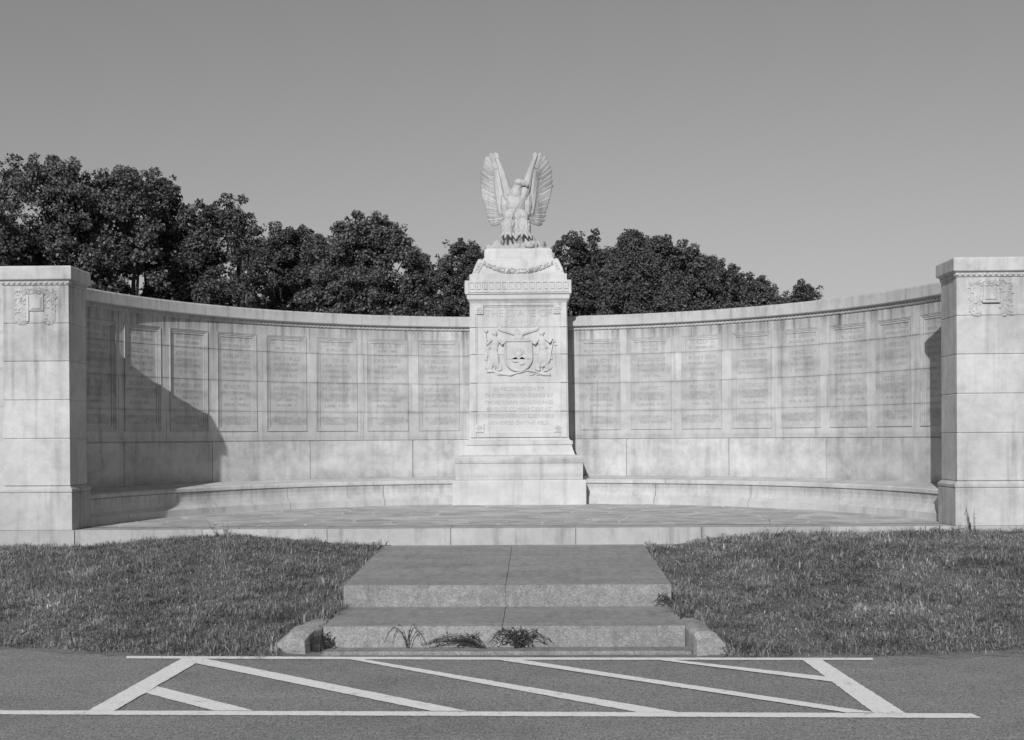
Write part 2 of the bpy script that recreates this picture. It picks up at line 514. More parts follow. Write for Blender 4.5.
# ------------------------------------------------------------------ walkway, steps, gutter
def halves(name, y0, y1, zb, zt0, zt1, w, mats):
    mb = MB()
    for s in (-1, 1):
        xa, xb = (-w, -0.0125) if s < 0 else (-0.008, w)
        p = [(xa, y0, zb), (xb, y0, zb), (xb, y1, zb), (xa, y1, zb), (xa, y0, zt0), (xb, y0, zt0), (xb, y1, zt1), (xa, y1, zt1)]
        mb.hexa(p)
        mb.mi[-6:] = [1, 0, 1, 1, 1, 1]
    g_ = .007
    mb.hexa([(-.0125, y0 + .004, zb), (-.008, y0 + .004, zb), (-.008, y1, zb), (-.0125, y1, zb), (-.0125, y0 + .004, zt0 - g_), (-.008, y0 + .004, zt0 - g_), (-.008, y1, zt1 - g_), (-.0125, y1, zt1 - g_)])
    mb.mi[-6:] = [1] * 6
    o = mb.build(name, mats, bevel=0.010)
    return tag(o, kind='structure')
halves('walkway', 10.02, 12.70, -0.05, 0.373, 0.474, 1.37, [M['slab'], M['riser']])
halves('step', 9.01, 10.035, -0.05, 0.187, 0.192, 1.36, [M['slab'], M['riser']])
mb = MB()
mb.box(-1.345, 1.385, 8.83, 9.03, -0.04, 0.03)
tag(mb.build('gutter', M['gutter'], bevel=0.01), kind='structure')

def wing_stone(name, path, w, h, label, seed, jag):
    """short curb return: swept block with a rounded crown that drops toward the road"""
    mb = MB(); rs = []
    n = len(path)
    for i, (x, y, hh) in enumerate(path):
        a = Vector(path[max(0, i - 1)][:2]); b = Vector(path[min(n - 1, i + 1)][:2])
        d = (b - a).normalized(); nrm = Vector((d.y, -d.x))
        if nrm.x * (1 if x > 0 else -1) < 0: nrm = -nrm      # outward
        ring = []
        for t, z in ((0, -0.05), (0, hh * 0.86), (0.12, hh), (0.45, hh * 1.0), (0.72, hh * 0.88), (0.92, hh * 0.6), (1.0, hh * 0.2), (1.0, -0.05)):
            j = jag * noise.noise(Vector((x * 14 + seed, y * 14, z * 14 + t * 3)))
            p = Vector((x, y)) + nrm * (w * t + j)
            ring.append((p.x, p.y, z + (0.4 * j if z > 0 else 0)))
        rs.append(ring)
    mb.rings(rs)
    o = mb.build(name, M['curb'], bevel=0.006)
    # origin at its own base
    return tag(o, label, 'curb', 'curb returns flanking the lower step')
pr = [(1.362, 9.45, .18), (1.362, 9.25, .188), (1.364, 9.05, .188), (1.378, 8.92, .186), (1.40, 8.82, .175), (1.42, 8.765, .135)]
wing_stone('curb_stone', pr, 0.24, 0.18, 'intact rounded curb return ending the right side of the lower step', 3, 0.008)
pl = [(-1.372, 9.5, .17), (-1.376, 9.30, .178), (-1.40, 9.14, .175), (-1.43, 9.04, .172), (-1.455, 8.955, .155), (-1.47, 8.88, .115)]
wing_stone('curb_stone', pl, 0.27, 0.18, 'broken curb return with a dark gap beside it, left of the lower step', 9, 0.022)
# ------------------------------------------------------------------ terrace
YC, RW = 12.58, 5.25
ZT = 0.65
mb = MB()
edge = [(-5.6, 12.735), (5.6, 12.735)]
arc = [(5.85 * math.sin(math.radians(a)), YC + 5.85 * math.cos(math.radians(a))) for a in range(84, -85, -4)]
poly = edge + arc
n = len(poly); b = 0
mb.v = [(x, y, -0.05) for x, y in poly] + [(x, y, ZT - 0.004) for x, y in poly]
mb.f = [list(reversed(range(n))), [n + i for i in range(n)]] + [[i, (i + 1) % n, n + (i + 1) % n, n + i] for i in range(n)]
mb.mi = [0] * len(mb.f)
# front course of separate kerb stones
x = -5.62
joints = [-5.62, -4.662, -3.30, -1.97, -0.66, 0.66, 1.98, 3.32, 4.607, 5.62]
for a, c in zip(joints, joints[1:]):
    mb.box(a + 0.003, c - 0.003, 12.655 if abs(a + c) < 9.3 else 12.705, 13.02, -0.02, ZT)
tag(mb.build('terrace', M['terrace']), kind='structure')
mb = MB()
poly = [(-4.75, 13.03), (4.75, 13.03)] + [(4.9 * math.sin(math.radians(a)), YC + 4.9 * math.cos(math.radians(a))) for a in range(84, -85, -3)]
mb.v = [(x, y, ZT + 0.002) for x, y in poly]; mb.f = [list(range(len(poly)))]; mb.mi = [0]
tag(mb.build('paving', M['paving'], normals=False), kind='structure')

# ------------------------------------------------------------------ curved walls
def relief_grid(mb, us, vs, off, pos, skip=None, block=None):
    """blocks of constant offset on a (u,v) grid, with the little returns between them"""
    nu, nv = len(us) - 1, len(vs) - 1
    O = [[off((us[i] + us[i + 1]) / 2, (vs[j] + vs[j + 1]) / 2) for j in range(nv)] for i in range(nu)]
    S = [[bool(skip and skip((us[i] + us[i + 1]) / 2, (vs[j] + vs[j + 1]) / 2)) for j in range(nv)] for i in range(nu)]
    cache = {}
    cur = [None]
    def V(u, v, o):
        k = (cur[0], round(u, 4), round(v, 4), round(o, 5))
        if k not in cache:
            cache[k] = len(mb.v); mb.v.append(pos(u, v, o))
        return cache[k]
    for i in range(nu):
        for j in range(nv):
            if S[i][j]: continue
            if block: cur[0] = block((us[i] + us[i + 1]) / 2, (vs[j] + vs[j + 1]) / 2)
            o = O[i][j]
            mb.f.append([V(us[i], vs[j], o), V(us[i + 1], vs[j], o), V(us[i + 1], vs[j + 1], o), V(us[i], vs[j + 1], o)]); mb.mi.append(0)
            if i + 1 < nu and not S[i + 1][j] and abs(O[i + 1][j] - o) > 1e-6:
                p = O[i + 1][j]
                mb.f.append([V(us[i + 1], vs[j], o), V(us[i + 1], vs[j], p), V(us[i + 1], vs[j + 1], p), V(us[i + 1], vs[j + 1], o)]); mb.mi.append(0)
            if j + 1 < nv and not S[i][j + 1] and abs(O[i][j + 1] - o) > 1e-6:
                p = O[i][j + 1]
                mb.f.append([V(us[i], vs[j + 1], o), V(us[i + 1], vs[j + 1], o), V(us[i + 1], vs[j + 1], p), V(us[i], vs[j + 1], p)]); mb.mi.append(0)

def breaks(points, step, lo, hi):
    p = sorted(set([lo, hi] + [round(q, 4) for q in points if lo < q < hi]))
    out = [p[0]]
    for a, b_ in zip(p, p[1:]):
        k = max(1, int(math.ceil((b_ - a) / step)))
        for q in range(1, k + 1): out.append(a + (b_ - a) * q / k)
    return out

P0, PP, PW = 9.75, 8.36, 6.65
PZ0, PZ1 = 1.715, 3.045
A0, A1 = 7.0, 83.6      # wall from just inside the pedestal to the back of the pier
COURSES = [1.985, 2.40, 2.815]
def wing(sgn, label, blabel):
    root = empty('curved_wall', (sgn * 3.6, YC + RW * math.cos(math.radians(45)), ZT), label, 'wall')
    def pos(u, v, o):
        a = math.radians(u) * sgn; r = RW - o
        return (r * math.sin(a), YC + r * math.cos(a), v)
    # upright joints per course, staggered
    upright = {0: [], 1: [], 2: [], 3: []}
    for k in range(9):
        b_ = P0 + PP * k - 0.87
        for c in range(4):
            if (k + c) % 2 == 0: upright[c].append(b_ + (0.25 if c % 2 else -0.2))
    jw, jh = 0.08, 0.005
    us, vs = [], [1.575, 3.19, PZ0, PZ1]
    for k in range(8): us += [P0 + PP * k, P0 + PP * k + PW]
    for c in upright:
        for u in upright[c]: us += [u - jw / 2, u + jw / 2]
    for z in COURSES: vs += [z - jh, z + jh]
    vs += [1.585]
    us = breaks(us, 0.9, A0, A1); vs = sorted(set(vs))
    def inpanel(u, v):
        k = math.floor((u - P0) / PP)
        return 0 <= k < 8 and (u - P0 - PP * k) < PW and PZ0 < v < PZ1
    def off(u, v):
        if v < 1.585: return -0.012
        for z in COURSES:
            if abs(v - z) < jh: return -0.006
        c = sum(v > z for z in COURSES)
        for q in upright[c]:
            if abs(u - q) < jw / 2: return -0.006
        return 0.0
    def blk(u, v):
        c = sum(v > z for z in COURSES)
        return (c, sum(u > q for q in upright[c])) if v > 1.585 else -1
    mb = MB()
    relief_grid(mb, us, vs, off, pos, inpanel, blk)
    # back and ends of the wall
    bs = breaks([], 2.5, A0, A1)
    for u0, u1 in zip(bs, bs[1:]):
        k = len(mb.v)
        mb.v += [pos(u0, 0.4, -0.52), pos(u1, 0.4, -0.52), pos(u1, 3.22, -0.52), pos(u0, 3.22, -0.52)]
        mb.f.append([k, k + 3, k + 2, k + 1]); mb.mi.append(0)
    for u in (A0, A1):
        k = len(mb.v)
        mb.v += [pos(u, 0.4, 0), pos(u, 0.4, -0.52), pos(u, 3.22, -0.52), pos(u, 3.22, 0)]
        mb.f.append([k, k + 1, k + 2, k + 3]); mb.mi.append(0)
    mb.build('wall_face', M['wall'], root, normals=False)
    # dado blocks, a touch proud, with upright joints
    dj = [17.4, 34.3, 50.9, 66.9]
    us = []
    for d in dj: us += [d - 0.06, d + 0.06]
    us = breaks(us, 0.9, A0, A1)
    vs = [1.0, 1.03, 1.04, 1.565, 1.575]
    mb = MB()
    relief_grid(mb, us, vs, lambda u, v: -0.012 if any(abs(u - d) < 0.06 for d in dj) else (0.004 if v > 1.565 or v < 1.04 else 0.016), pos, None, lambda u, v: sum(u > d for d in dj))
    for u0, u1 in zip(us, us[1:]):     # top ledge
        k = len(mb.v); mb.v += [pos(u0, 1.575, 0.004), pos(u1, 1.575, 0.004), pos(u1, 1.575, -0.03), pos(u0, 1.575, -0.03)]
        mb.f.append([k, k + 1, k + 2, k + 3]); mb.mi.append(0)
    mb.build('dado', M['dado'], root, normals=False)
    # coping with beaded bed mould
    cj = [25.8, 42.4, 58.9]
    mb = MB()
    prof = [(0.006, 3.185), (0.018, 3.19), (0.022, 3.232), (0.066, 3.242), (0.072, 3.252), (0.072, 3.375), (0.05, 3.395), (-0.50, 3.405), (-0.60, 3.385), (-0.60, 3.24), (-0.5, 3.22)]
    ends = [A0] + [q for c in cj for q in (c - 0.045, c + 0.045)] + [A1 - 0.2]
    for a, b_ in zip(ends[0::2], ends[1::2]):
        st = breaks([], 1.0, a, b_)
        mb.rings([[pos(u, z, o) for o, z in prof] for u in st])
    for c in cj:
        mb.rings([[pos(u, z - 0.004, o - 0.008) for o, z in prof] for u in (c - 0.05, c + 0.05)])
    u = A0 + 0.3
    while u < A1 - 0.4:     # beads
        for (o0, o1, z0, z1) in ((0.018, 0.028, 3.198, 3.224),):
            q = [pos(u, z0, o0), pos(u + 0.36, z0, o0), pos(u + 0.36, z0, o1), pos(u, z0, o1), pos(u, z1, o0), pos(u + 0.36, z1, o0), pos(u + 0.36, z1, o1), pos(u, z1, o1)]
            mb.hexa(q)
        u += 0.62
    mb.build('coping', M['coping'], root)
    # inscription panels
    for k in range(8):
        u0 = P0 + PP * k; u1 = u0 + PW
        fw, fz = 0.62, 0.055      # frame widths (deg, m)
        us = breaks([u0 + 0.10, u0 + 0.32, u0 + fw, u1 - 0.10, u1 - 0.32, u1 - fw], 1.0, u0, u1)
        vs = [PZ0, PZ0 + 0.012, PZ0 + 0.03, PZ0 + fz, PZ1 - fz, PZ1 - 0.03, PZ1 - 0.012, PZ1]
        for z in COURSES: vs += [z - jh * 0.8, z + jh * 0.8]
        vs = sorted(vs)
        def off(u, v):
            d = min((u - u0) / fw, (u1 - u) / fw, (v - PZ0) / fz, (PZ1 - v) / fz)
            base = 0.007 if d < 0.2 else (0.0 if d < 0.53 else (-0.007 if d < 1 else -0.016))
            for z in COURSES:
                if abs(v - z) < jh: return base - 0.005
            return base
        mb = MB()
        relief_grid(mb, us, vs, off, pos, None, lambda u, v: sum(v > z for z in COURSES))
        for (ua, ub) in ((u0, u0), (u1, u1)):
            kk = len(mb.v); mb.v += [pos(ua, PZ0, 0.012), pos(ua, PZ0, -0.03), pos(ua, PZ1, -0.03), pos(ua, PZ1, 0.012)]
            mb.f.append([kk, kk + 1, kk + 2, kk + 3]); mb.mi.append(0)
        for vz in (PZ0, PZ1):
            for ua, ub in zip(us, us[1:]):
                kk = len(mb.v); mb.v += [pos(ua, vz, 0.012), pos(ub, vz, 0.012), pos(ub, vz, -0.03), pos(ua, vz, -0.03)]
                mb.f.append([kk, kk + 1, kk + 2, kk + 3]); mb.mi.append(0)
        pan = mb.build('panel', M['panel'], root, normals=False)
        # weathered rows of carved letters, too worn to read
        mb = MB()
        um = (u0 + u1) / 2
        rowsz = [2.955, 2.875]
        for c_lo, c_hi in ((2.40, 2.815), (1.985, 2.40)):
            rowsz += [c_hi - 0.085, c_hi - 0.165, c_hi - 0.245, c_hi - 0.325]
        rowsz += [1.90, 1.82]
        for ri, z in enumerate(rowsz):
            big = ri in (0, 2, 6)
            h = 0.052 if big else 0.036
            half = random.uniform(1.5, 2.55) if not big else 2.2
            u = um - half
            while u < um + half:
                wl = random.uniform(0.26, 0.42) * (1.25 if big else 1.0)
                if random.random() < 0.14: u += wl * 0.7; continue
                t = 0.075
                strokes = []
                kind = random.randrange(5)
                strokes.append((u, u + t, z - h / 2, z + h / 2))
                if kind in (0, 1): strokes.append((u + t, u + wl * 0.7, z + h / 2 - 0.008, z + h / 2))
                if kind in (0, 2): strokes.append((u + t, u + wl * 0.7, z - h / 2, z - h / 2 + 0.008))
                if kind in (1, 3): strokes.append((u + t, u + wl * 0.6, z - 0.004, z + 0.004))
                if kind in (1, 3, 4): strokes.append((u + wl * 0.7 - t * 0.5, u + wl * 0.7 + t * 0.5, z - h / 2, z + h / 2))
                for a, b_, c, d in strokes:
                    q = [pos(a, c, -0.0150), pos(b_, c, -0.0150), pos(b_, d, -0.0150), pos(a, d, -0.0150)]
                    kk = len(mb.v); mb.v += q; mb.f.append([kk, kk + 1, kk + 2, kk + 3]); mb.mi.append(0)
                u += wl
        mb.build('inscription', M['letter'], pan, normals=False)
    # bench along the foot
    bt = empty('stone_bench', (sgn * 3.2, YC + 4.7 * math.cos(math.radians(45)), ZT), blabel, 'bench')
    bj = [23.6, 40.6, 57.4, 73.0]
    ends = [10.6] + [q for c in bj for q in (c - 0.05, c + 0.05)] + [83.5]
    riser = [(0.02, ZT - 0.03), (0.515, ZT - 0.03), (0.51, ZT + 0.085), (0.49, ZT + 0.10), (0.45, ZT + 0.13), (0.43, ZT + 0.18), (0.425, ZT + 0.23), (0.437, ZT + 0.285), (0.02, ZT + 0.287)]
    seat = [(0.0, ZT + 0.289), (0.44, ZT + 0.289), (0.455, ZT + 0.30), (0.455, ZT + 0.335), (0.435, ZT + 0.352), (0.0, ZT + 0.39)]
    mb = MB(); mb2 = MB()
    for a, b_ in zip(ends[0::2], ends[1::2]):
        st = breaks([], 1.0, a, b_)
        mb.rings([[pos(u, z, o) for o, z in riser] for u in st])
    cj2 = [25.4, 42.4, 58.9]
    ends = [10.6] + [q for c in cj2 for q in (c - 0.04, c + 0.04)] + [83.5]
    for a, b_ in zip(ends[0::2], ends[1::2]):
        st = breaks([], 1.0, a, b_)
        mb2.rings([[pos(u, z, o) for o, z in seat] for u in st])
    mb.build('bench_base', M['bench'], bt)
    mb2.build('seat', M['bench'], bt)
wing(-1, 'curved granite wall wing with carved panels, crossed by a large dark shadow',
     'low curved stone bench along the foot of the shadowed wall wing')
wing(1, 'curved granite wall wing with carved panels, almost wholly sunlit, right of the pedestal',
     'low curved stone bench along the foot of the sunlit wall wing')

# ------------------------------------------------------------------ end piers
PJ = [2.852, 2.447, 2.035, 1.623]
def leaf_bump(mb, x, y, z, ln, wd, ang, th):
    c, s = math.cos(ang), math.sin(ang)
    def L(a, b, d): return (x + a * c - b * s, y - d, z + a * s + b * c)
    mb.add([L(-ln, 0, 0), L(0, -wd, 0), L(ln, 0, 0), L(0, wd, 0), L(0.1 * ln, 0, th), L(-0.5 * ln, 0, th * 0.7)],
           [(0, 1, 5), (1, 4, 5), (1, 2, 4), (2, 3, 4), (3, 5, 4), (3, 0, 5)])
def pier(cx, label, emblem):
    cy = 12.91
    root = empty('stone_pier', (cx, cy, ZT), label, 'pier', 'square piers ending the curved wall')
    mb = MB()
    mb.rect_loft(cx, cy, [(0.388, 0.272, ZT + 0.002), (0.388, 0.272, 1.040), (0.378, 0.262, 1.048), (0.392, 0.276, 1.054), (0.394, 0.278, 1.085), (0.375, 0.259, 1.10), (0.36, 0.243, 1.118)])
    mb.build('base_block', M['pier'], root, bevel=0.004)
    # footing course standing in the turf
    mb = MB(); mb.box(cx - 0.41, cx + 0.41, 12.635, 12.70, 0.30, ZT); 
    mb.build('footing', M['terrace'], root, bevel=0.005)
    mb = MB()
    zs = [1.12] + list(reversed(PJ)) + [3.258]
    for a, b_ in zip(zs, zs[1:]):
        g = 0.004
        f = lambda z: 0.358 - 0.006 * (z - 1.12) / 2.1
        mb.rect_loft(cx, cy, [(f(a) - .007, 0.233, a), (f(a) - .004, 0.238, a + g), (f(a), 0.242, a + g + .005), (f(b_), 0.239, b_ - g - .005), (f(b_) - .004, 0.235, b_ - g), (f(b_) - .007, 0.232, b_)])
    mb.build('shaft', M['pier'], root)
    mb = MB()
    mb.rect_loft(cx, cy, [(0.350, 0.236, 3.256), (0.362, 0.248, 3.262), (0.366, 0.252, 3.300), (0.392, 0.278, 3.316), (0.396, 0.282, 3.325), (0.396, 0.282, 3.445), (0.380, 0.266, 3.462), (0.0, 0.0, 3.475)])
    cap = mb.build('cap', M['pier'], root, bevel=0.003)
    mb = MB()      # beaded row under the cap
    for i in range(13):
        x = cx - 0.348 + i * 0.058
        mb.ellipsoid((x, cy - 0.253, 3.283), (0.020, 0.010, 0.014), nu=8, nv=6)
    for sx in (-1, 1):
        for i in range(8):
            mb.ellipsoid((cx + sx * 0.367, cy - 0.215 + i * 0.06, 3.283), (0.010, 0.020, 0.014), nu=8, nv=6)
    mb.build('bead_moulding', M['pier'], cap, smooth=True)
    # carved oak wreath hanging like an inverted U
    fy = cy - 0.2395
    mb = MB()
    def scatter(xa, xb, za, zb, nn):
        for _ in range(nn):
            x, z = random.uniform(xa, xb), random.uniform(za, zb)
            leaf_bump(mb, x, fy + 0.002, z, random.uniform(.026, .04), random.uniform(.012, .02), random.uniform(0, PI * 2), random.uniform(.008, .018))
        for _ in range(nn // 6):
            x, z = random.uniform(xa, xb), random.uniform(za, zb)
            mb.ellipsoid((x, fy - 0.006, z), (.013, .012, .013), nu=7, nv=5)
    for sx in (-1, 1):
        mb.box(*(sorted((cx + sx * 0.105, cx + sx * 0.21)) + [fy - 0.008, fy + 0.01, 2.875, 3.17]))
        scatter(*sorted((cx + sx * 0.095, cx + sx * 0.22)), 2.862, 3.20, 95)
        scatter(*sorted((cx + sx * 0.10, cx + sx * 0.185)), 2.845, 2.875, 16)
    scatter(cx - 0.14, cx + 0.14, 3.165, 3.225, 60)
    mb.box(cx - 0.12, cx + 0.12, fy - 0.006, fy + 0.01, 3.17, 3.215)
    mb.build('wreath_relief', M['pier'], root)
    mb = MB()
    if emblem == 'flag':
        mb.box(cx - 0.068, cx + 0.088, fy - 0.016, fy + 0.01, 2.985, 3.155)
        mb.box(cx - 0.052, cx + 0.072, fy - 0.022, fy - 0.0165, 3.000, 3.14)
        mb.box(cx - 0.100, cx - 0.070, fy - 0.02, fy + 0.01, 2.875, 3.155)
        mb.prism([(cx - 0.04, 3.01), (cx + 0.06, 3.01), (cx + 0.06, 3.12)], fy - 0.028, fy - 0.0225)
    else:
        mb.prism([(cx - 0.085, 3.005), (cx + 0.085, 3.005), (cx + 0.07, 3.15), (cx - 0.07, 3.15)], fy - 0.014, fy + 0.01)
        mb.box(cx - 0.09, cx + 0.09, fy - 0.03, fy + 0.01, 2.985, 3.0045)
        mb.prism([(cx - 0.06, 3.02), (cx + 0.06, 3.02), (cx, 3.10)], fy - 0.024, fy - 0.0145)
    mb.build('badge_relief', M['pier'], root, bevel=0.003)
pier(-5.07, 'square granite pier with wreath and flag badge, ending the shadowed wall wing', 'flag')
pier(5.015, 'square granite pier with wreath and trapezoid badge, ending the sunlit wall wing', 'bell')

# ------------------------------------------------------------------ central pedestal
ped = empty('pedestal', (0, 17.85, ZT), 'tall pale pedestal carved with a coat of arms, between the two curved wall wings', 'pedestal')
PY = 17.85
def rl(mb, prof, d=0.10): mb.rect_loft(0, PY, [(hx, hx - d, z) for hx, z in prof])
mb = MB(); rl(mb, [(.95, ZT - 0.02), (.95, 0.985), (.94, 1.003)]); mb.build('plinth', M['pedestal'], ped, bevel=0.004)
mb = MB()
rl(mb, [(.90, 1.003), (.905, 1.012), (.908, 1.225), (.900, 1.235), (.912, 1.243), (.915, 1.27), (.905, 1.305), (.875, 1.338), (.835, 1.352), (.80, 1.358), (.792, 1.375), (.775, 1.42), (.757, 1.487), (.750, 1.495), (.768, 1.503), (.770, 1.55), (.762, 1.556), (.738, 1.568), (.72, 1.585), (.712, 1.605)])
mb.build('base_moulding', M['pedestal'], ped, bevel=0.003)
mb = MB()
zs = [1.604, 1.98, 2.39, 2.80, 3.19, 3.545]
hxz = lambda z: 0.712 - 0.014 * (z - 1.6) / 2.0
for a, b_ in zip(zs, zs[1:]):
    rl(mb, [(hxz(a) - .008, a), (hxz(a), a + .005), (hxz(b_), b_ - .004), (hxz(b_) - .008, b_)])
shaft = mb.build('shaft', M['pedestal'], ped)
FY = PY - (0.705 - 0.10)       # front of the shaft
def fy_at(z): return PY - (hxz(z) - 0.10)
# raised border around the sunk field
mb = MB()
def bar(x0, x1, z0, z1, proud=0.022):
    za, zb = fy_at(z0), fy_at(z1)
    mb.hexa([(x0, za - proud, z0), (x1, za - proud, z0), (x1, za + .05, z0), (x0, za + .05, z0), (x0, zb - proud, z1), (x1, zb - proud, z1), (x1, zb + .05, z1), (x0, zb + .05, z1)])
for a, b_ in zip(zs, zs[1:]):
    a2, b2 = a + .004, b_ - .004
    bar(-.690, -.612, a2, b2); bar(.612, .690, a2, b2)
    bar(-.612, -.590, a2, b2, 0.010); bar(.590, .612, a2, b2, 0.010)
bar(-.5895, .5895, 1.61, 1.672); bar(-.5895, .5895, 1.672, 1.692, 0.010)
bar(-.5895, .5895, 3.505, 3.54); bar(-.5895, .5895, 3.485, 3.505, 0.010)
mb.build('border', M['pedestal'], ped, bevel=0.003)
for sx in (-1, 1):
    for zc in (1.745, 3.445):
        mb = MB(); x = sx * 0.565; y = fy_at(zc)
        mb.box(x - .062, x + .062, y - .024, y + .02, zc - .062, zc + .062)
        for k in range(6):
            a = k * PI / 3
            mb.ellipsoid((x + .034 * math.cos(a), y - .026, zc + .034 * math.sin(a)), (.022, .010, .014), Euler((0, -a, 0)), nu=8, nv=6)
        mb.ellipsoid((x, y - .028, zc), (.016, .012, .016), nu=8, nv=6)
        mb.build('rosette', M['pedestal'], ped, bevel=0.003)
# cornice with a Greek key
mb = MB()
rl(mb, [(.698, 3.546), (.702, 3.56), (.71, 3.572), (.735, 3.60), (.738, 3.648), (.742, 3.662), (.760, 3.668), (.762, 3.672), (.762, 3.858), (.757, 3.863)])
corn = mb.build('cornice', M['pedestal'], ped, bevel=0.003)
mb = MB()
def key(mb, plane, u0, u1, n, z0, z1, th, y):
    w = (u1 - u0) / n; h = z1 - z0
    t = 0.0105
    def st(a, b_, c, d):
        if plane == 'f': mb.box(u0 + a, u0 + b_, y - th, y + .01, z0 + c, z0 + d)
        else: mb.box(y - th if y < 0 else y - .01, y + .01 if y < 0 else y + th, u0 + a, u0 + b_, z0 + c, z0 + d)
    for i in range(n):
        o = i * w
        g = w * 0.09
        st(o + g, o + w - g, h - t, h)
        st(o + g, o + g + t, 0, h - t - .0005)
        st(o + w - g - t, o + w - g, 0.3 * h, h - t - .0005)
        st(o + 0.36 * w, o + w - g - t - .0005, 0.3 * h, 0.3 * h + t)
        st(o + 0.36 * w, o + 0.36 * w + t, 0.3 * h + t + .0005, 0.66 * h)
        st(o + g + t + .0005, o + w + g - .001 if i < n - 1 else o + w, 0, t)
key(mb, 'f', -.725, .725, 15, 3.69, 3.838, .011, PY - .662)
for sx in (-1, 1): key(mb, 's', PY - .62, PY + .62, 13, 3.69, 3.838, .008, sx * .762)
mb.build('greek_key', M['pedestal'], corn)
# crowning block with concave sides
mb = MB()
rl(mb, [(.70, 3.861), (.702, 3.866), (.702, 3.955), (.695, 3.962), (.672, 3.968), (.655, 3.985), (.628, 4.03), (.602, 4.08), (.578, 4.13), (.560, 4.175), (.548, 4.195), (.522, 4.20), (.508, 4.215), (.505, 4.228)], 0.12)
crown = mb.build('crown_block', M['pedestal'], ped, bevel=0.003)
mb = MB()
rl(mb, [(.492, 4.226), (.494, 4.232), (.494, 4.335), (.485, 4.352), (.455, 4.372), (.40, 4.385)], 0.12)
mb.build('top_block', M['pedestal'], ped, bevel=0.006)
# festoon across the crown block and corner leaves
mb = MB()
pts, rad = [], []
for i in range(25):
    t = -1 + 2 * i / 24
    z = 4.165 - 0.17 * (1 - abs(t) ** 2.1)
    hx = 0.655 + (4.0 - z) * 0.5 if z > 3.985 else 0.655
    hx = np.interp(z, [3.985, 4.03, 4.08, 4.13, 4.175], [.655, .628, .602, .578, .56])
    pts.append((t * 0.545, PY - (hx - .12) - 0.006, z)); rad.append(0.016 + 0.027 * (1 - abs(t)) ** 0.5)
mb.tube(pts, rad, 10)
for i in range(150):
    t = random.uniform(-.93, .93); j = (t + 1) * 12; i0 = int(j)
    p = Vector(pts[i0]).lerp(Vector(pts[min(i0 + 1, 24)]), j - i0); r = rad[i0]
    a = random.uniform(-1.2, 1.2)
    leaf_bump(mb, p.x, p.y - r * math.cos(a) + .006, p.z + r * math.sin(a), random.uniform(.022, .034), random.uniform(.011, .018), random.uniform(0, 6.28), .024)
    if i % 4 == 0: mb.ellipsoid((p.x, p.y - r * math.cos(a), p.z + r * math.sin(a)), (.015, .015, .015), nu=7, nv=5)
mb.build('garland', M['pedestal'], ped, smooth=False)
for sx in (-1, 1):
    for sy in (-1, 1):
        mb = MB()
        for (h, z, r_) in ((.655, 3.985, .05), (.61, 4.06, .055), (.575, 4.13, .05), (.558, 4.18, .035)):
            pass
        pth = [(.645, 3.985), (.625, 4.03), (.600, 4.08), (.576, 4.13), (.556, 4.175), (.54, 4.20)]
        mb.tube([(sx * h, PY + sy * (h - .12), z) for h, z in pth], [.016, .026, .032, .034, .034, .012], 8)
        for h, z in pth[:5]:
            for dd in (-1, 1):
                leaf_bump(mb, sx * (h - .045 if dd < 0 else h - .015), PY + sy * (h - .12) - .03, z - .03, .05, .02, PI / 2 - sx * 0.6 * dd, .025)
        mb.build('corner_leaf', M['pedestal'], ped, smooth=True)

# lettering on the shaft
def text_obj(txt, size, x, z, wid, mat, parent, name='inscription'):
    cu = bpy.data.curves.new('letters', 'FONT')
    cu.body = txt; cu.size = size; cu.align_x = 'CENTER'; cu.extrude = 0.002; cu.resolution_u = 3
    tmp = bpy.data.objects.new('letters', cu); col.objects.link(tmp)
    dg = bpy.context.evaluated_depsgraph_get(); dg.update()
    me = bpy.data.meshes.new_from_object(tmp.evaluated_get(dg))
    col.objects.unlink(tmp); bpy.data.objects.remove(tmp)
    xsv = [v.co.x for v in me.vertices]; w0 = max(xsv) - min(xsv)
    me.materials.clear(); me.materials.append(mat)
    y = fy_at(z)
    for v in me.vertices:
        v.co = Vector((x + v.co.x * wid / w0, y - 0.003 - v.co.z, z + v.co.y))
    o = bpy.data.objects.new(name, me); col.objects.link(o); o.parent = parent
    off = Vector((0, 0, 0)); q = parent
    while q is not None: off += q.location; q = q.parent
    o.location = -off
    return o
text_obj('THE STATE OF', 0.150, 0, 3.345, 0.96, M['pedletter'], shaft)
text_obj('NEW YORK', 0.125, 0, 3.205, 0.62, M['pedestal'], shaft)
for i, (t, w) in enumerate([('IN RECOGNITION OF', .72), ('THE SERVICES RENDERED BY', .98), ('THOSE CORPS DIVISION AND', .98), ('BRIGADE COMMANDERS AT', .92), ('GETTYSBURG NOT ELSEWHERE', 1.0), ('HONORED ON THIS FIELD', .86)]):
    text_obj(t, 0.072, 0, 2.285 - i * 0.098, w, M['pedletter'], shaft)

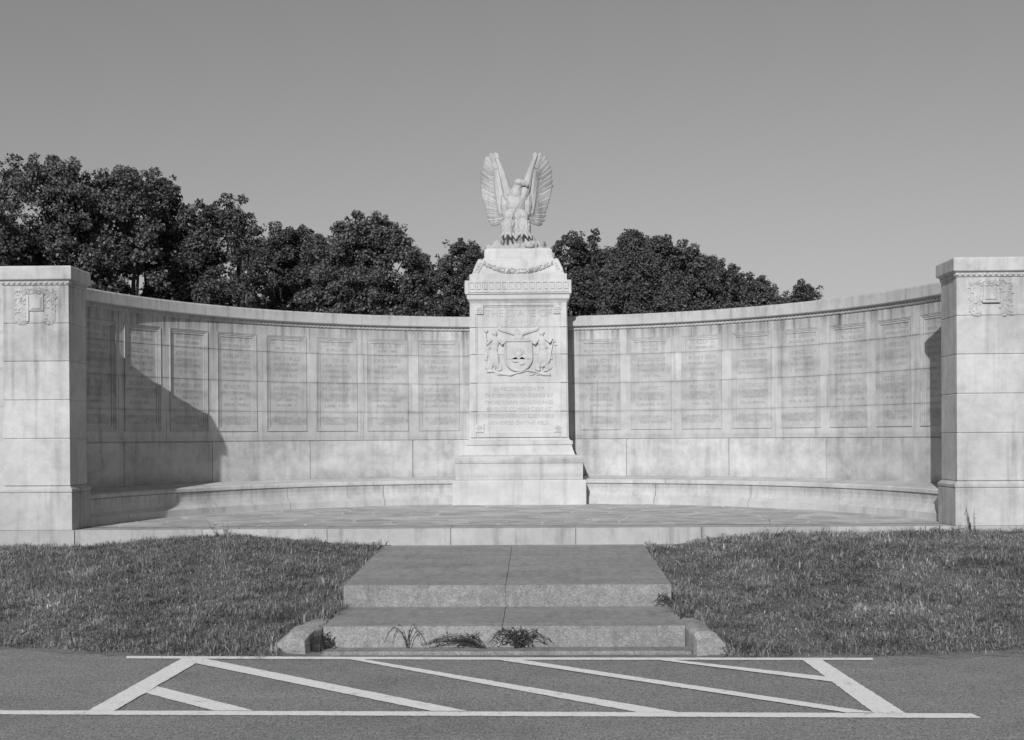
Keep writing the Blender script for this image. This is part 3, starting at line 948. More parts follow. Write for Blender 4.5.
# coat of arms: supporters, shield, eagle, ribbon in relief
coa = MB()
def rel(mb, x, z, rx, rz, d, ang=0.0):
    mb.ellipsoid((x, fy_at(2.7) - 0.004, z), (rx, d * .72, rz), Euler((0, -ang, 0)), nu=10, nv=7)
zc = 2.70
sh = [(-.19, 2.995), (.19, 2.995)]
sh += [(.19, 2.80)] + [(.19 * math.cos(a), 2.755 - .19 * math.sin(a)) for a in np.linspace(0.0, PI, 17)] + [(-.19, 2.80)]
Y0 = fy_at(2.7)
mb = MB()
mb.prism(list(reversed(sh)), Y0 - .018, Y0 + .02)
ring = [(Vector((x, Y0 - .018, z))) for x, z in sh] + [Vector((sh[0][0], Y0 - .018, sh[0][1]))]
mb.tube(ring, [.017] * len(ring), 8)
for k in range(9):      # sun rays behind the hills
    a = PI * (k + .5) / 9
    mb.box(0, 0, 0, 0, 0, 0) if False else None
    mb.tube([(0.03 * math.cos(a), Y0 - .02, 2.80 + .03 * math.sin(a)), (.105 * math.cos(a), Y0 - .02, 2.80 + .105 * math.sin(a))], [.011, .004], 6)
mb.ellipsoid((0, Y0 - .018, 2.80), (.045, .02, .045), nu=10, nv=7)
for x, w, h in ((-.09, .08, .07), (.0, .10, .05), (.09, .08, .075)):
    mb.prism(list(reversed([(x - w, 2.735), (x + w, 2.735), (x + .01, 2.735 + h)])), Y0 - .027, Y0 - .01)
mb.ellipsoid((-.05, Y0 - .02, 2.70), (.05, .022, .018), Euler((0, .2, 0)), nu=10, nv=6)
mb.ellipsoid((.05, Y0 - .02, 2.66), (.045, .018, .014), Euler((0, -.2, 0)), nu=10, nv=6)
shield = mb.build('coat_of_arms', M['pedestal'], ped)
mb = MB()        # crest eagle on a globe
rel(mb, 0, 3.045, .075, .05, .03); rel(mb, 0, 3.105, .03, .05, .035); rel(mb, -.02, 3.155, .022, .02, .03)
for sx in (-1, 1):
    for k in range(5):
        rel(mb, sx * (.07 + .045 * k), 3.105 + .014 * k, .062, .034, .030 - .003 * k, sx * (.25 + .05 * k))
    rel(mb, sx * .10, 3.015, .10, .012, .02, -sx * .05)
mb.build('crest_relief', M['pedestal'], ped)
remeshed(bpy.data.objects['crest_relief'], .009, 2)
def supporter(sx, scales):
    mb = MB()
    X = sx * .335
    # head, hair, neck
    rel(mb, X, 3.105, .034, .042, .045); rel(mb, X + sx * .012, 3.115, .038, .036, .035); rel(mb, X, 3.055, .018, .03, .028)
    # torso and draped skirt
    rel(mb, X, 2.98, .062, .085, .05); rel(mb, X + sx * .01, 2.89, .055, .07, .045)
    rel(mb, X + sx * .025, 2.77, .07, .14, .048, sx * .08); rel(mb, X - sx * .02, 2.74, .04, .15, .05, -sx * .12)
    rel(mb, X + sx * .06, 2.68, .05, .13, .035, sx * .30)
    rel(mb, X + sx * .085, 2.93, .030, .10, .03, sx * .45); rel(mb, X + sx * .12, 2.80, .026, .10, .024, sx * .35); rel(mb, X + sx * .105, 2.62, .05, .05, .03, sx * .6); rel(mb, X - sx * .07, 2.63, .03, .07, .03, -sx * .4)
    for k in range(4): rel(mb, X + sx * (-.03 + .035 * k), 2.70, .010, .14, .058 - .004 * k, sx * (-.1 + .1 * k))
    rel(mb, X - sx * .045, 2.575, .035, .018, .04); rel(mb, X + sx * .05, 2.565, .035, .016, .036)
    # arm to the shield
    mb.tube([(X - sx * .05, Y0 - .03, 3.02), (X - sx * .10, Y0 - .035, 2.945), (X - sx * .155, Y0 - .03, 2.985)], [.024, .02, .015], 8)
    # outer arm
    if scales:
        mb.tube([(X + sx * .05, Y0 - .03, 3.02), (X + sx * .12, Y0 - .035, 2.97), (X + sx * .15, Y0 - .03, 3.03)], [.024, .019, .014], 8)
        mb.tube([(X + sx * .03, Y0 - .02, 2.995), (X + sx * .21, Y0 - .02, 2.985)], [.006, .006], 6)
        for d in (.04, .20): rel(mb, X + sx * d, 2.93, .028, .012, .02)
        mb.tube([(X + sx * .16, Y0 - .012, 2.99), (X + sx * .10, Y0 - .02, 2.70), (X, Y0 - .02, 2.62)], [.012, .018, .02], 6)
    else:
        mb.tube([(X + sx * .05, Y0 - .03, 3.02), (X + sx * .115, Y0 - .035, 2.945), (X + sx * .125, Y0 - .03, 3.02)], [.024, .019, .014], 8)
        mb.tube([(X + sx * .13, Y0 - .02, 3.12), (X + sx * .12, Y0 - .02, 2.60)], [.008, .008], 6)
        rel(mb, X + sx * .13, 3.14, .032, .026, .035)
    o = mb.build('supporter_relief', M['pedestal'], ped)
    remeshed(o, .008, 2)
supporter(-1, False); supporter(1, True)
mb = MB()
pts = [(x, Y0 - .006, 2.545 + .03 * math.sin(x * 11) - .03 * abs(x)) for x in np.linspace(-.46, .46, 30)]
mb.tube(pts, [.020 + .006 * math.sin(i * 1.3) for i in range(30)], 8)
for x in (-.30, -.2, .2, .3): rel(mb, x, 2.515, .05, .014, .022, .4 if x > 0 else -.4)
mb.build('ribbon_relief', M['pedestal'], ped, smooth=True)

# ------------------------------------------------------------------ eagle
EX, EY, EZ = -0.035, 17.72, 4.375
eg = empty('eagle_statue', (EX, EY, EZ), 'carved stone eagle with both wings raised high, perched on rocks atop the pedestal', 'statue')
def loc_build(mb, name, **kw):
    o = mb.build(name, M['eagle'], eg, **kw); return o
# rocks: chipped lumps
mb = MB()
random.seed(21)
for i in range(46):
    a = random.uniform(0, 2 * PI); r = abs(random.gauss(0, .5)); r = min(r, 1)
    x = .42 * r * math.cos(a); y = EY + .19 * r * math.sin(a)
    h = .27 * (1 - r * .88) + .03
    mb.ellipsoid((x, y, EZ + h * .4), (random.uniform(.04, .10), random.uniform(.05, .09), h * .75 + random.uniform(0, .03)), Euler((random.uniform(-.5, .5), random.uniform(-.5, .5), random.uniform(0, 3))), nu=7, nv=5)
mb.ellipsoid((0, EY + .02, EZ + .01), (.45, .21, .07))
o = loc_build(mb, 'rock_base')
remeshed(o, .014, 1, lambda c: .016 * noise.noise(c * 16) + .012 * noise.noise(c * 40))
EZ += .095
# body: one continuous carved surface (chest, neck, head, beak, thighs, shanks, talons, tail)
mb = MB()
def E(x, y, z, rx, ry, rz, rot=(0, 0, 0), n=14): mb.ellipsoid((EX + x, EY + y, EZ + z), (rx, ry, rz), Euler(rot), nu=n, nv=10)
E(0.0, 0.02, .585, .165, .15, .20)                      # chest
E(0.0, 0.05, .45, .125, .14, .17)                       # belly
E(0.005, -.02, .72, .095, .11, .13)                    # neck base
E(0.022, -.03, .80, .074, .082, .12, (0, .18, 0))        # neck
E(0.045, -.05, .885, .076, .080, .064)                # head
E(0.095, -.065, .893, .05, .045, .040)                 # brow
mb.tube([(EX + .10, EY - .07, EZ + .885), (EX + .145, EY - .085, EZ + .876), (EX + .170, EY - .090, EZ + .848), (EX + .174, EY - .09, EZ + .808)], [.040, .034, .024, .007], 9)
mb.tube([(EX + .10, EY - .07, EZ + .852), (EX + .145, EY - .08, EZ + .842)], [.022, .010], 8)
for sx in (-1, 1):
    E(sx * .095, -.075, .375, .095, .105, .11, (.15, 0, 0))       # thigh
    mb.tube([(EX + sx * .115, EY - .10, EZ + .30), (EX + sx * .125, EY - .12, EZ + .20), (EX + sx * .12, EY - .13, EZ + .10)], [.10, .10, .095], 10)
    for k, a in enumerate((-.9, -.25, .4, 1.0)):
        dx = math.sin(a); dy = -math.cos(a)
        mb.tube([(EX + sx * .12, EY - .13, EZ + .115), (EX + sx * .12 + dx * .07, EY - .13 + dy * .07, EZ + .125), (EX + sx * .12 + dx * .12, EY - .13 + dy * .12, EZ + .08), (EX + sx * .12 + dx * .135, EY - .13 + dy * .135, EZ + .03)], [.03, .026, .02, .008], 8)
    E(sx * .115, .03, .68, .085, .11, .14, (0, sx * .25, 0))       # shoulder roots of the wings
E(0.0, -.03, .20, .13, .10, .22); E(0.0, .0, .12, .19, .13, .14)
E(0.0, .16, .30, .15, .05, .26, (-.35, 0, 0))                    # tail
body = loc_build(mb, 'eagle_body')
def feather_disp(c):
    # scalloped carved plumage
    k = 1.0 if c.z < EZ + .36 else .5
    return k * (0.014 * noise.noise(Vector((c.x * 42, c.y * 42, c.z * 13))) + 0.006 * noise.noise(c * 55))
remeshed(body, .011, 3, feather_disp)
# eye under the brow
mb = MB(); mb.ellipsoid((EX + .108, EY - .108, EZ + .905), (.013, .008, .011), nu=8, nv=6); 
eye = mb.build('eye', M['eagle'], body) if False else None
# wings
OUT = [(.115, .80), (.13, .95), (.185, 1.20), (.268, 1.375), (.325, 1.395), (.395, 1.335), (.45, 1.22), (.478, 1.07), (.478, .93), (.455, .78), (.42, .63), (.395, .50), (.375, .38), (.345, .32), (.24, .285), (.14, .30)]
def wing_mesh(sx):
    mb = MB()
    def W(x, z, d=0.0):
        # wing leans back a little and cups forward at the tip
        x = .12 + (x - .12) * 1.17
        y = EY + .03 + 0.62 * (x - .12) - .10 * max(0, z - .9) + 0.05 * math.sin(z * 9) * (x - .12) - d
        return (EX + sx * x + 0.005, y, EZ + z - 0.012)
    # base web
    inner = [(.13, .35), (.13, .74), (.155, .90), (.205, 1.14), (.255, 1.27), (.33, 1.24), (.39, 1.12), (.42, .95), (.40, .78), (.37, .62), (.345, .48), (.33, .38), (.22, .33)]
    k = len(mb.v); n = len(inner)
    cx_ = sum(p[0] for p in inner) / n; cz_ = sum(p[1] for p in inner) / n
    mb.v += [W(x, z, .012) for x, z in inner] + [W(x, z, -.045) for x, z in inner] + [W(cx_, cz_, .02), W(cx_, cz_, -.06)]
    for i in range(n):
        j = (i + 1) % n
        mb.f += [[k + i, k + j, k + 2 * n], [k + n + j, k + n + i, k + 2 * n + 1], [k + i, k + n + i, k + n + j, k + j]]
        mb.mi += [0] * 3
    def feather(a, b_, w0, w1, th, lift, bend=0.0):
        w1 *= random.uniform(.85, 1.1); bend += random.uniform(-.006, .006)
        a = Vector(a); b_ = Vector(b_); d = b_ - a; L = d.length; d.normalize(); nn = Vector((-d.y, d.x))
        rs = []
        N = 8
        for i in range(N + 1):
            t = i / N
            c = a + d * (L * t) + nn * bend * math.sin(PI * t) 
            w = w0 + (w1 - w0) * t
            if t > .8: w *= math.sqrt(max(0.03, 1 - ((t - .8) / .21) ** 2))
            lf = lift * (1 - t * .55) 
            ring = []
            for s_, h in ((-1, 0.0), (-.55, th * .72), (-.12, th * .85), (0, th * 1.35), (.12, th * .85), (.55, th * .5), (1, -th * .5), (1, -th * 1.6), (-1, -th * 1.6)):
                p = c + nn * (w * s_)
                ring.append(W(p.x, p.y, lf + h))
            rs.append(ring)
        mb.rings(rs)
    # long flight feathers all round the outer edge
    tips = []
    seg = OUT[3:14]
    ln = [0]
    for p, q in zip(seg, seg[1:]): ln.append(ln[-1] + math.dist(p, q))
    NF = 18
    for i in range(NF):
        s_ = ln[-1] * (i + .2) / (NF - .6)
        x = np.interp(s_, ln, [p[0] for p in seg]); z = np.interp(s_, ln, [p[1] for p in seg])
        t = i / (NF - 1)
        # root travels from wrist down the arm
        rx = np.interp(t, [0, .25, .6, 1], [.25, .215, .19, .17]); rz = np.interp(t, [0, .25, .6, 1], [1.15, .95, .60, .38])
        feather((rx, rz), (x + random.uniform(-.006, .006), z + random.uniform(-.006, .006)), .038, .041, .014, .020 + .005 * (i % 2), bend=-.014)
    # greater coverts
    NC = 11
    for i in range(NC):
        t = i / (NC - 1)
        rx = np.interp(t, [0, .3, .65, 1], [.26, .225, .19, .16]); rz = np.interp(t, [0, .3, .65, 1], [1.14, .95, .66, .42])
        ex_ = np.interp(t, [0, .2, .45, .7, 1], [.315, .355, .355, .325, .265]); ez = np.interp(t, [0, .2, .45, .7, 1], [1.24, 1.13, .90, .66, .37])
        feather((rx, rz), (ex_ - .02, ez), .034, .036, .014, .046, bend=-.006)
    # smooth lesser-covert field over the inner wing
    fld = [(.15, .38), (.14, .62), (.165, .88), (.215, 1.12), (.27, 1.22), (.305, 1.17), (.325, 1.03), (.31, .84), (.285, .64), (.26, .50), (.23, .39)]
    k = len(mb.v); n = len(fld); cx_ = .23; cz_ = .75
    mb.v += [W(x, z, .018) for x, z in fld] + [W(cx_ + (x - cx_) * .55, cz_ + (z - cz_) * .78, .068) for x, z in fld] + [W(cx_, cz_, .075)]
    for i in range(n):
        j = (i + 1) % n
        mb.f += [[k + i, k + j, k + n + j, k + n + i], [k + n + i, k + n + j, k + 2 * n]]; mb.mi += [0, 0]
    # leading edge of the wing (arm)
    pts = [(.095, .60), (.115, .72), (.14, .84), (.172, .98), (.207, 1.12), (.245, 1.24), (.285, 1.34)]
    mb.tube([W(x, z, .045 - .025 * i / 6) for i, (x, z) in enumerate(pts)], [.025, .072, .074, .060, .047, .034, .012], 10)
    mb.tube([W(.15, .84, .0), W(.15, .72, .02), W(.15, .58, .03), W(.15, .45, .02), W(.15, .34, .0)], [.02, .07, .08, .06, .015], 10)
    o = loc_build(mb, 'wing')
    me = o.data
    return o
random.seed(5)
wing_mesh(-1); wing_mesh(1)

# ------------------------------------------------------------------ trees
def leaves_mesh(name, centers, radii, counts, size, mat, parent, droop=0.3, flat=1.0, off=Vector((0, 0, 0))):
    """many leaf blades gathered in clumps; shells are fuller than cores"""
    P, Nn = [], []
    for c, r, k in zip(centers, radii, counts):
        d = rng.normal(size=(k, 3)); d /= np.linalg.norm(d, axis=1)[:, None]
        rr = r * rng.uniform(.25, 1.0, k) ** .55
        p = np.array(c)[None] + d * rr[:, None] * np.array([1, 1, flat])
        P.append(p); Nn.append(d)
    P = np.concatenate(P); D = np.concatenate(Nn); n = len(P)
    nrm = D * .6 + rng.normal(size=(n, 3)) * .7 + np.array([0, 0, .55])
    nrm /= np.linalg.norm(nrm, axis=1)[:, None]
    t = rng.normal(size=(n, 3)); t[:, 2] -= droop
    t -= nrm * np.sum(t * nrm, axis=1)[:, None]; t /= np.linalg.norm(t, axis=1)[:, None]
    b = np.cross(nrm, t)
    L = (size * rng.uniform(.65, 1.35, n))[:, None]; Wd = L * rng.uniform(.28, .42, n)[:, None]
    V = np.stack([P - t * L * .5, P - b * Wd + nrm * L * .06, P + t * L * .5 - nrm * L * .08, P + b * Wd + nrm * L * .06], axis=1).reshape(-1, 3)
    idx = np.arange(n)[:, None] * 4
    F = (idx + np.array([0, 1, 2, 3])[None]).ravel()
    V = V - np.array(off)[None]
    o = np_mesh(name, V, F, np.full(n, 4), mat, parent)
    return o

def broadleaf(px, D, top, wpx, label, mat, lean=0.0, seed=0, bottom=0.16, dens=1.0, holes=0.0, lsize=.09, grp='broadleaf trees behind the wall'):
    random.seed(100 + seed)
    X = (px - 512) / 1200 * D + .26 - .021 * D
    ztop = 1.6 + (438 - top) * D / 1200
    hw = wpx / 1200 * D / 2
    g0 = .4
    root = empty('broadleaf_tree', (X, D, g0), label, 'tree', grp)
    H = ztop - g0
    tr = MB()
    # trunk
    tp = [(X, D, g0 - .1)]
    fork = g0 + H * .30
    sway = random.uniform(-.3, .3)
    for k in range(1, 5): tp.append((X + sway * k / 4 + random.uniform(-.06, .06), D + random.uniform(-.1, .1), g0 + (fork - g0) * k / 4))
    r0 = .028 * H + .06
    tr.tube(tp, [r0 * 1.3, r0 * 1.02, r0 * .92, r0 * .86, r0 * .8], 9)
    base = Vector(tp[-1])
    centers, radii = [], []
    # clumps spread over an uneven crown
    zmid = g0 + H * (bottom + (1 - bottom) * .5); hh = H * (1 - bottom) * .5
    ncl = int(34 + hw * hh * 5)
    tries = 0
    while len(centers) < ncl and tries < 4000:
        tries += 1
        d = Vector((random.gauss(0, 1), random.gauss(0, .9), random.gauss(0.15, 1))).normalized()
        lob = 1 + .30 * noise.noise(Vector((d.x * 1.8 + seed * 7.3, d.y * 1.8, d.z * 1.8)))
        rr = random.uniform(.10, 1.0) ** .5 * .88
        wz = 1.0 if d.z < 0 else 1.0
        c = Vector((X + lean * max(0, d.z) + d.x * hw * rr * lob, D + d.y * hw * .8 * rr * lob, zmid + d.z * hh * rr * (lob if d.z > 0 else 1)))
        r = random.uniform(.40, .80) * min(1.0, .55 + hw * .22)
        if c.z + r > ztop: c.z = ztop - r * random.uniform(1.0, 1.5)
        if noise.noise(c * .7 + Vector((seed * 3.1, 0, 0))) < -.42 + holes * .42: continue
        centers.append(tuple(c)); radii.append(r)
    # stretch the cloud of clumps to the tree's own outline
    zt = max(c[2] + r * 1.1 for c, r in zip(centers, radii)); kz = (ztop - zmid) / (zt - zmid)
    xr = sorted(abs(c[0] - X) + r for c, r in zip(centers, radii))[-3]; kx = hw / xr
    centers = [(X + (c[0] - X) * kx, c[1], zmid + (c[2] - zmid) * kz if c[2] > zmid else c[2]) for c in centers]
    extra = []
    for k_ in range(int(10 + hw * 5)):      # a full skin of clumps over the upper dome
        a = PI * (k_ + random.uniform(.1, .9)) / int(10 + hw * 5); q = random.uniform(.72, .90) * (1 + .14 * noise.noise(Vector((k_ * .9, seed * 5.1, 2))))
        extra.append((X + lean + math.cos(a) * hw * q, D - random.uniform(-.6, 1.0) * hw * .3, zmid + math.sin(a) ** .7 * (ztop - zmid) * min(.97, q * 1.1)))
    centers += extra; radii += [random.uniform(.34, .6) * min(1.0, .55 + hw * .22) for _ in extra]
    limbs = []
    nl = 6
    for k in range(nl):
        a = 2 * PI * k / nl + random.uniform(-.4, .4)
        e = Vector((X + math.cos(a) * hw * .45, D + .15 * hw + abs(math.sin(a)) * hw * .35, zmid + random.uniform(-.1, .35) * hh))
        mid = base.lerp(e, .5) + Vector((math.cos(a) * hw * .10, 0, -.12 * H * random.uniform(0, .5)))
        tr.tube([base - Vector((0, 0, .12)), mid, e], [r0 * .5, r0 * .3, r0 * .12], 7)
        limbs.append((mid, e))
    for c, r in zip(centers, radii):
        c = Vector(c)
        best = min(limbs, key=lambda q: min((q[1] - c).length, (q[0] - c).length))
        s0 = best[1] if (best[1] - c).length < (best[0] - c).length else best[0]
        md = s0.lerp(c, .55) + Vector((random.uniform(-.2, .2), random.uniform(-.2, .2), random.uniform(-.1, .25)))
        tr.tube([s0, md, c], [r0 * .12, r0 * .08, r0 * .035], 5)
        for _ in range(3):
            e = c + Vector((random.gauss(0, 1), random.gauss(0, 1), random.gauss(0.3, 1))).normalized() * r * .9
            tr.tube([c, e], [r0 * .035, r0 * .015], 4)
    tr.build('trunk', M['bark'], root, smooth=True)
    # sub-clumps make ragged leaf masses
    C, R, K = [], [], []
    for c, r in zip(centers, radii):
        for _ in range(7):
            d = Vector((random.gauss(0, 1), random.gauss(0, 1), random.gauss(0.1, 1))).normalized()
            q = Vector(c) + d * r * random.uniform(.45, 1.05)
            rr = r * random.uniform(.24, .56)
            C.append(tuple(q)); R.append(rr); K.append(int(dens * 125 * (rr / .26) ** 1.7) + 10)
        C.append(c); R.append(r * .7); K.append(int(80 * dens))
    for c, r in zip(centers, radii):          # stray sprigs breaking the outline
        d = Vector((random.gauss(0, 1), random.gauss(0, .6), random.gauss(.5, .8))).normalized()
        q = Vector(c) + d * r * random.uniform(1.05, 1.35)
        if q.z < ztop + .12: C.append(tuple(q)); R.append(random.uniform(.10, .20)); K.append(random.randrange(10, 30))
    leaves_mesh('crown', C, R, K, lsize, mat, root, off=Vector((X, D, g0)), flat=.8)
    return root

TREES = [
    (-38, 31, 172, 120, 'big dark broadleaf tree cut by the left picture edge, behind the flag-badge pier', 'leaf', 0, 1, .10, 1.0, .0),
    (38, 33, 152, 120, 'tallest broadleaf tree with a feathery top, rising straight above the flag-badge pier', 'leaf_b', 0, 2, .12, .9, .35),
    (108, 34, 160, 112, 'tall airy broadleaf tree, sky showing through its lower boughs, beside the tallest tree', 'leaf_b', 0, 3, .14, .85, .75),
    (156, 36, 168, 66, 'narrow dark broadleaf tree between the airy tree and the one with a stepped top', 'leaf', 0, 4, .12, 1.05, .1),
    (222, 36, 197, 100, 'dark broadleaf tree with a knobbly stepped top above the shadowed wall wing', 'leaf', -.2, 5, .10, 1.0, .35),
    (296, 40, 221, 88, 'medium broadleaf tree with a low sky gap, above the middle of the shadowed wing', 'leaf', 0, 6, .12, .95, .5),
    (370, 38, 213, 128, 'broad rounded broadleaf tree standing behind the shadowed wing, nearest the sky gap', 'leaf_b', 0, 7, .08, 1.1, .0),
    (464, 48, 243, 76, 'small broadleaf tree half hidden by the pedestal, open sky on its left', 'leaf', 0, 8, .08, 1.1, .2),
    (578, 46, 237, 84, 'dark broadleaf tree right beside the crown of the pedestal, behind the conifer', 'leaf', 0, 9, .08, 1.2, .0),
    (668, 45, 240, 104, 'broadleaf tree peeping out at the right shoulder of the conifer', 'leaf_b', 0, 10, .08, 1.1, .0),
    (716, 46, 262, 82, 'rounded broadleaf tree on the downward slope of treetops, two right of the conifer', 'leaf_b', 0, 11, .08, 1.1, .0),
    (757, 47, 279, 58, 'low rounded broadleaf tree just left of the isolated little crown ending the treeline', 'leaf_b', 0, 12, .08, 1.1, .0),
    (62, 46, 215, 100, 'shaded broadleaf tree filling in behind the tallest tree, low above the pier', 'leaf', 0, 21, .08, 1.0, .1),
    (186, 47, 228, 84, 'background broadleaf tree seen low between the narrow dark tree and the stepped one', 'leaf', 0, 22, .08, 1.0, .1),
    (262, 48, 232, 80, 'background broadleaf tree closing the dip right of the stepped tree', 'leaf_b', 0, 23, .08, 1.0, .1),
    (330, 47, 236, 86, 'background broadleaf tree closing the dip left of the broad rounded tree', 'leaf', 0, 24, .08, 1.0, .1),
    (418, 48, 254, 70, 'low background broadleaf tree at the sloping end of the left treeline, by the sky gap', 'leaf_b', 0, 25, .08, 1.0, .0),
    (604, 52, 250, 70, 'background broadleaf tree between the pedestal and the conifer', 'leaf', 0, 26, .08, 1.0, .0),
    (693, 52, 258, 84, 'background broadleaf tree on the slope of treetops, first behind the conifer shoulder', 'leaf', 0, 27, .08, 1.0, .0),
    (740, 52, 276, 60, 'small background broadleaf tree filling the dip before the low rounded tree', 'leaf', 0, 28, .08, 1.0, .0),
    (801, 50, 288, 40, 'little isolated tree crown just clearing the coping of the sunlit wing', 'leaf', 0, 13, .08, 1.1, .0),
]
for (px, D, top, w, lab, mt, lean, sd_, bot, dn, ho) in TREES:
    broadleaf(px, D, top, w, lab, M[mt], lean, sd_, bot, dn, ho)

def conifer(px, D, top, wpx, label):
    random.seed(77)
    X = (px - 512) / 1200 * D + .26 - .021 * D
    ztop = 1.6 + (438 - top) * D / 1200; hw = wpx / 1200 * D / 2; g0 = .4; H = ztop - g0
    root = empty('conifer_tree', (X, D, g0), label, 'tree')
    tr = MB()
    tr.tube([(X, D, g0 - .1), (X, D, g0 + H * .5), (X + .05, D, ztop - .25)], [.20, .13, .02], 8)
    C, R, K = [], [], []
    for i in range(560):
        t = random.random() ** .8
        z = g0 + H * (.05 + .93 * t)
        prof = hw * 1.08 * (1.0 - t ** 1.7) ** .75 * (1 + .12 * noise.noise(Vector((z * 1.3, i * .01, 5))))
        a = random.uniform(0, 2 * PI); rr = prof * random.uniform(.45, 1.0)
        p = Vector((X + rr * math.cos(a), D + rr * math.sin(a), z - .05 * rr))
        C.append(tuple(p)); r = random.uniform(.16, .36); R.append(r); K.append(int(270 * (r / .3) ** 2))
        if i % 6 == 0: tr.tube([(X, D, z - .3 * rr), tuple(p)], [.04, .012], 5)
    C.append((X, D, ztop - .14)); R.append(.15); K.append(60)
    tr.build('trunk', M['bark'], root, smooth=True)
    leaves_mesh('crown', C, R, K, .075, M['needle'], root, off=Vector((X, D, g0)), droop=-.8, flat=1.1)
conifer(632, 38, 232, 134, 'soft-textured conifer with a broad pointed crown, just right of the pedestal')

# ------------------------------------------------------------------ grass
def blades(n, sampler, hfun, wid, name, mat, bend=1.7):
    P = sampler(n); n = len(P)
    h = hfun(P) * rng.uniform(.5, 1.45, n)
    a = rng.uniform(0, 2 * PI, n)
    lean = np.abs(rng.normal(0, bend, n)); h = np.where(lean > 1.2, h * 1.35, h) * np.where(rng.uniform(0, 1, n) < .04, 1.5, 1.0)
    wid = np.where(rng.uniform(0, 1, n) < .10, wid * 2.6, wid * rng.uniform(.6, 1.2, n))
    dirx, diry = np.cos(a), np.sin(a)
    fa = a + PI / 2 + rng.normal(0, .5, n)
    wx, wy = np.cos(fa) * wid * .5, np.sin(fa) * wid * .5
    z0 = P[:, 2]
    V = np.zeros((n, 5, 3))
    V[:, 0] = np.stack([P[:, 0] - wx, P[:, 1] - wy, z0 - .01], 1)
    V[:, 1] = np.stack([P[:, 0] + wx, P[:, 1] + wy, z0 - .01], 1)
    mx = P[:, 0] + dirx * lean * h * .30; my = P[:, 1] + diry * lean * h * .30; mz = z0 + h * np.clip(.66 - lean * .14, .25, .66)
    V[:, 2] = np.stack([mx + wx * .8, my + wy * .8, mz], 1)
    V[:, 3] = np.stack([mx - wx * .8, my - wy * .8, mz], 1)
    V[:, 4] = np.stack([P[:, 0] + dirx * lean * h, P[:, 1] + diry * lean * h, z0 + h * np.clip(1.05 - lean * .33, .10, 1.05)], 1)
    idx = np.arange(n)[:, None] * 5
    F = (idx + np.array([0, 1, 2, 3, 3, 2, 4])[None]).ravel()
    counts = np.tile([4, 3], n)
    return np_mesh(name, V.reshape(-1, 3), F, counts, mat)
ex_a = np.array([p[0] for p in EDGE]); ey_a = np.array([p[1] for p in EDGE])
def nz2(x, y, s, k):
    return np.array([noise.noise(Vector((a * s, b * s, k))) for a, b in zip(x, y)])
def lawn_sampler(xlo, xhi):
    def f(n):
        x = rng.uniform(xlo, xhi, n); e = np.interp(x, ex_a, ey_a)
        y = e - .05 - .07 * rng.uniform(0, 1, n) ** 3 + (12.72 - e) * rng.uniform(0, 1, n) ** 1.06
        edge_j = .055 * nz2(x, y, 6.0, 5.5) + .03 * nz2(x, y, 19.0, 1.1)
        ok = ~((np.abs(x) < 1.375 + edge_j)) & ~((x > -1.66) & (x < 1.63) & (y < 9.22))
        x, y = x[ok], y[ok]
        d = nz2(x, y, 2.2, 1.5)
        ok = rng.uniform(0, 1, len(x)) < np.clip(.75 + 1.2 * d, .18, 1)
        x, y = x[ok], y[ok]
        z = np.array([max(gz(max(a, 1.38) if a > 0 else min(a, -1.38), b), 0.0) for a, b in zip(x, y)])
        return np.stack([x, y, z], 1)
    return f
def lawn_h(P):
    c = nz2(P[:, 0], P[:, 1], 1.1, 4.4); f = nz2(P[:, 0], P[:, 1], 5.0, 8.1)
    h = .033 + .022 * c + .045 * f + .03 * nz2(P[:, 0], P[:, 1], 13.0, 3.3)
    h = h + .06 * np.clip((P[:, 1] - 12.5) / .2, 0, 1) * np.clip((np.abs(P[:, 0]) - 1.7) / .8, 0, 1) * np.clip(.5 + 1.4 * nz2(P[:, 0], P[:, 1], 1.6, 2.2), 0.1, 1)   # uncut fringe at the terrace
    h = h + .03 * np.clip((1.75 - np.abs(P[:, 0])) / .3, 0, 1)
    return np.clip(h, .022, .2)
tag(blades(230000, lawn_sampler(-6.8, -1.29), lawn_h, .0050, 'grass', M['grass']), 'rough mown lawn grass on the bank left of the walkway', 'grass', kind='stuff')
tag(blades(230000, lawn_sampler(1.29, 6.8), lawn_h, .0050, 'grass', M['grass']), 'rough mown lawn grass on the bank right of the walkway', 'grass', kind='stuff')

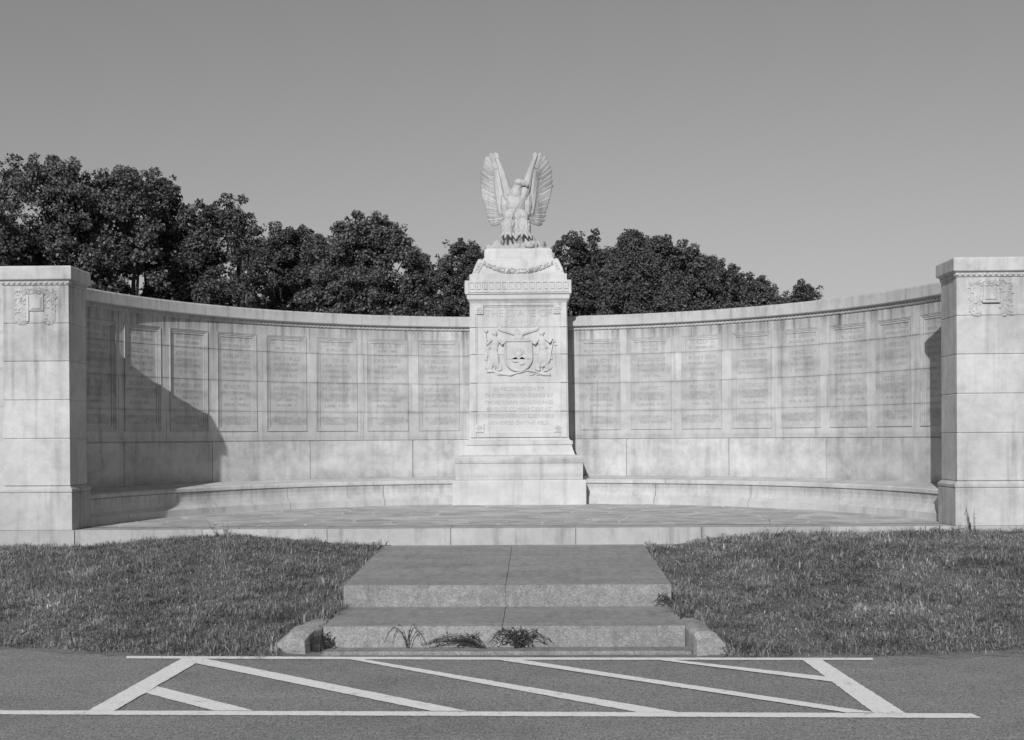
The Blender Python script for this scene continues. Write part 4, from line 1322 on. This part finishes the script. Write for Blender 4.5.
# ------------------------------------------------------------------ weeds
def weed(name, base, stems, label, cat, spread, h, leafy_=8, ls=.02, seed=1, group=None, upright=False, direction=None):
    random.seed(seed)
    mb = MB(); bx, by, bz = base
    for k in range(stems):
        a = random.uniform(0, 2 * PI)
        if direction is not None: a = direction + random.gauss(0, .45)
        hh = h * random.uniform(.5, 1.1); sp = spread * random.uniform(.4, 1.1)
        x0 = bx + random.uniform(-.02, .02); y0 = by + random.uniform(-.01, .01)
        pts = []
        for i in range(6):
            t = i / 5
            arch = math.sin(PI * min(1, t * .9)) if not upright else t
            pts.append((x0 + math.cos(a) * sp * t, y0 + math.sin(a) * sp * t * (.35 if not upright else 1), bz + hh * (arch if not upright else t) + .01 + random.uniform(-.006, .006)))
        mb.tube(pts, [.0035, .003, .003, .0025, .002, .001], 4)
        for _ in range(leafy_):
            t = random.uniform(.15, 1) * 4.99; i = int(t)
            p = Vector(pts[i]).lerp(Vector(pts[i + 1]), t - i)
            d = Vector((random.gauss(0, 1), random.gauss(0, .7), random.gauss(.3, .6))).normalized(); q = d.orthogonal().normalized() * ls * .17
            e = p + d * ls * random.uniform(.7, 1.6); md = p.lerp(e, .5)
            mb.add([p, md + q, e, md - q], [(0, 1, 2, 3)])
    o = mb.build(name, M['weed'], normals=False)
    return tag(o, label, cat, group)
weed('weed', (-.72, 8.98, .015), 6, 'sparse spindly weed sprouting at the foot of the curb, leftmost in the gutter', 'weed', .19, .17, 3, .022, 3)
weed('weed', (-.14, 8.955, .015), 18, 'dark trailing weed with long runners lying along the gutter', 'weed', 0.50, .10, 4, .028, 4, direction=PI - .1)
weed('weed', (.10, 8.96, .015), 34, 'bushy tuft of weed crowded against the middle of the lower curb', 'weed', .27, .15, 3, .035, 5)
weed('weed', (-1.36, 8.90, .012), 16, 'leafy weed growing out of the dark gap in the broken curb return', 'weed', .10, .13, 5, .03, 6)
weed('weed', (4.80, 12.60, .48), 7, 'tall seedy weed standing in front of the trapezoid-badge pier', 'weed', .07, .36, 9, .018, 7, upright=True)
weed('weed', (-3.05, 12.6, .48), 9, 'tall grassy weed poking above the terrace edge on the left lawn', 'weed', .20, .24, 2, .03, 8, upright=True)
weed('weed', (2.72, 12.58, .48), 9, 'feathery weed poking above the terrace edge on the right lawn', 'weed', .22, .24, 2, .03, 9, upright=True)
weed('weed', (1.37, 9.95, .19), 14, 'low grassy tuft flopping onto the lower step beside the right end of the upper riser', 'weed', .17, .10, 1, .03, 11, direction=PI - .3)
# lump of earth, coloured near black to paint in the broken corner's shadow
mb = MB()
mb.ellipsoid((-1.40, 9.04, .03), (.055, .09, .09), nu=10, nv=6)
tag(mb.build('soil_shade', M['soil_shade'], smooth=True), kind='structure')
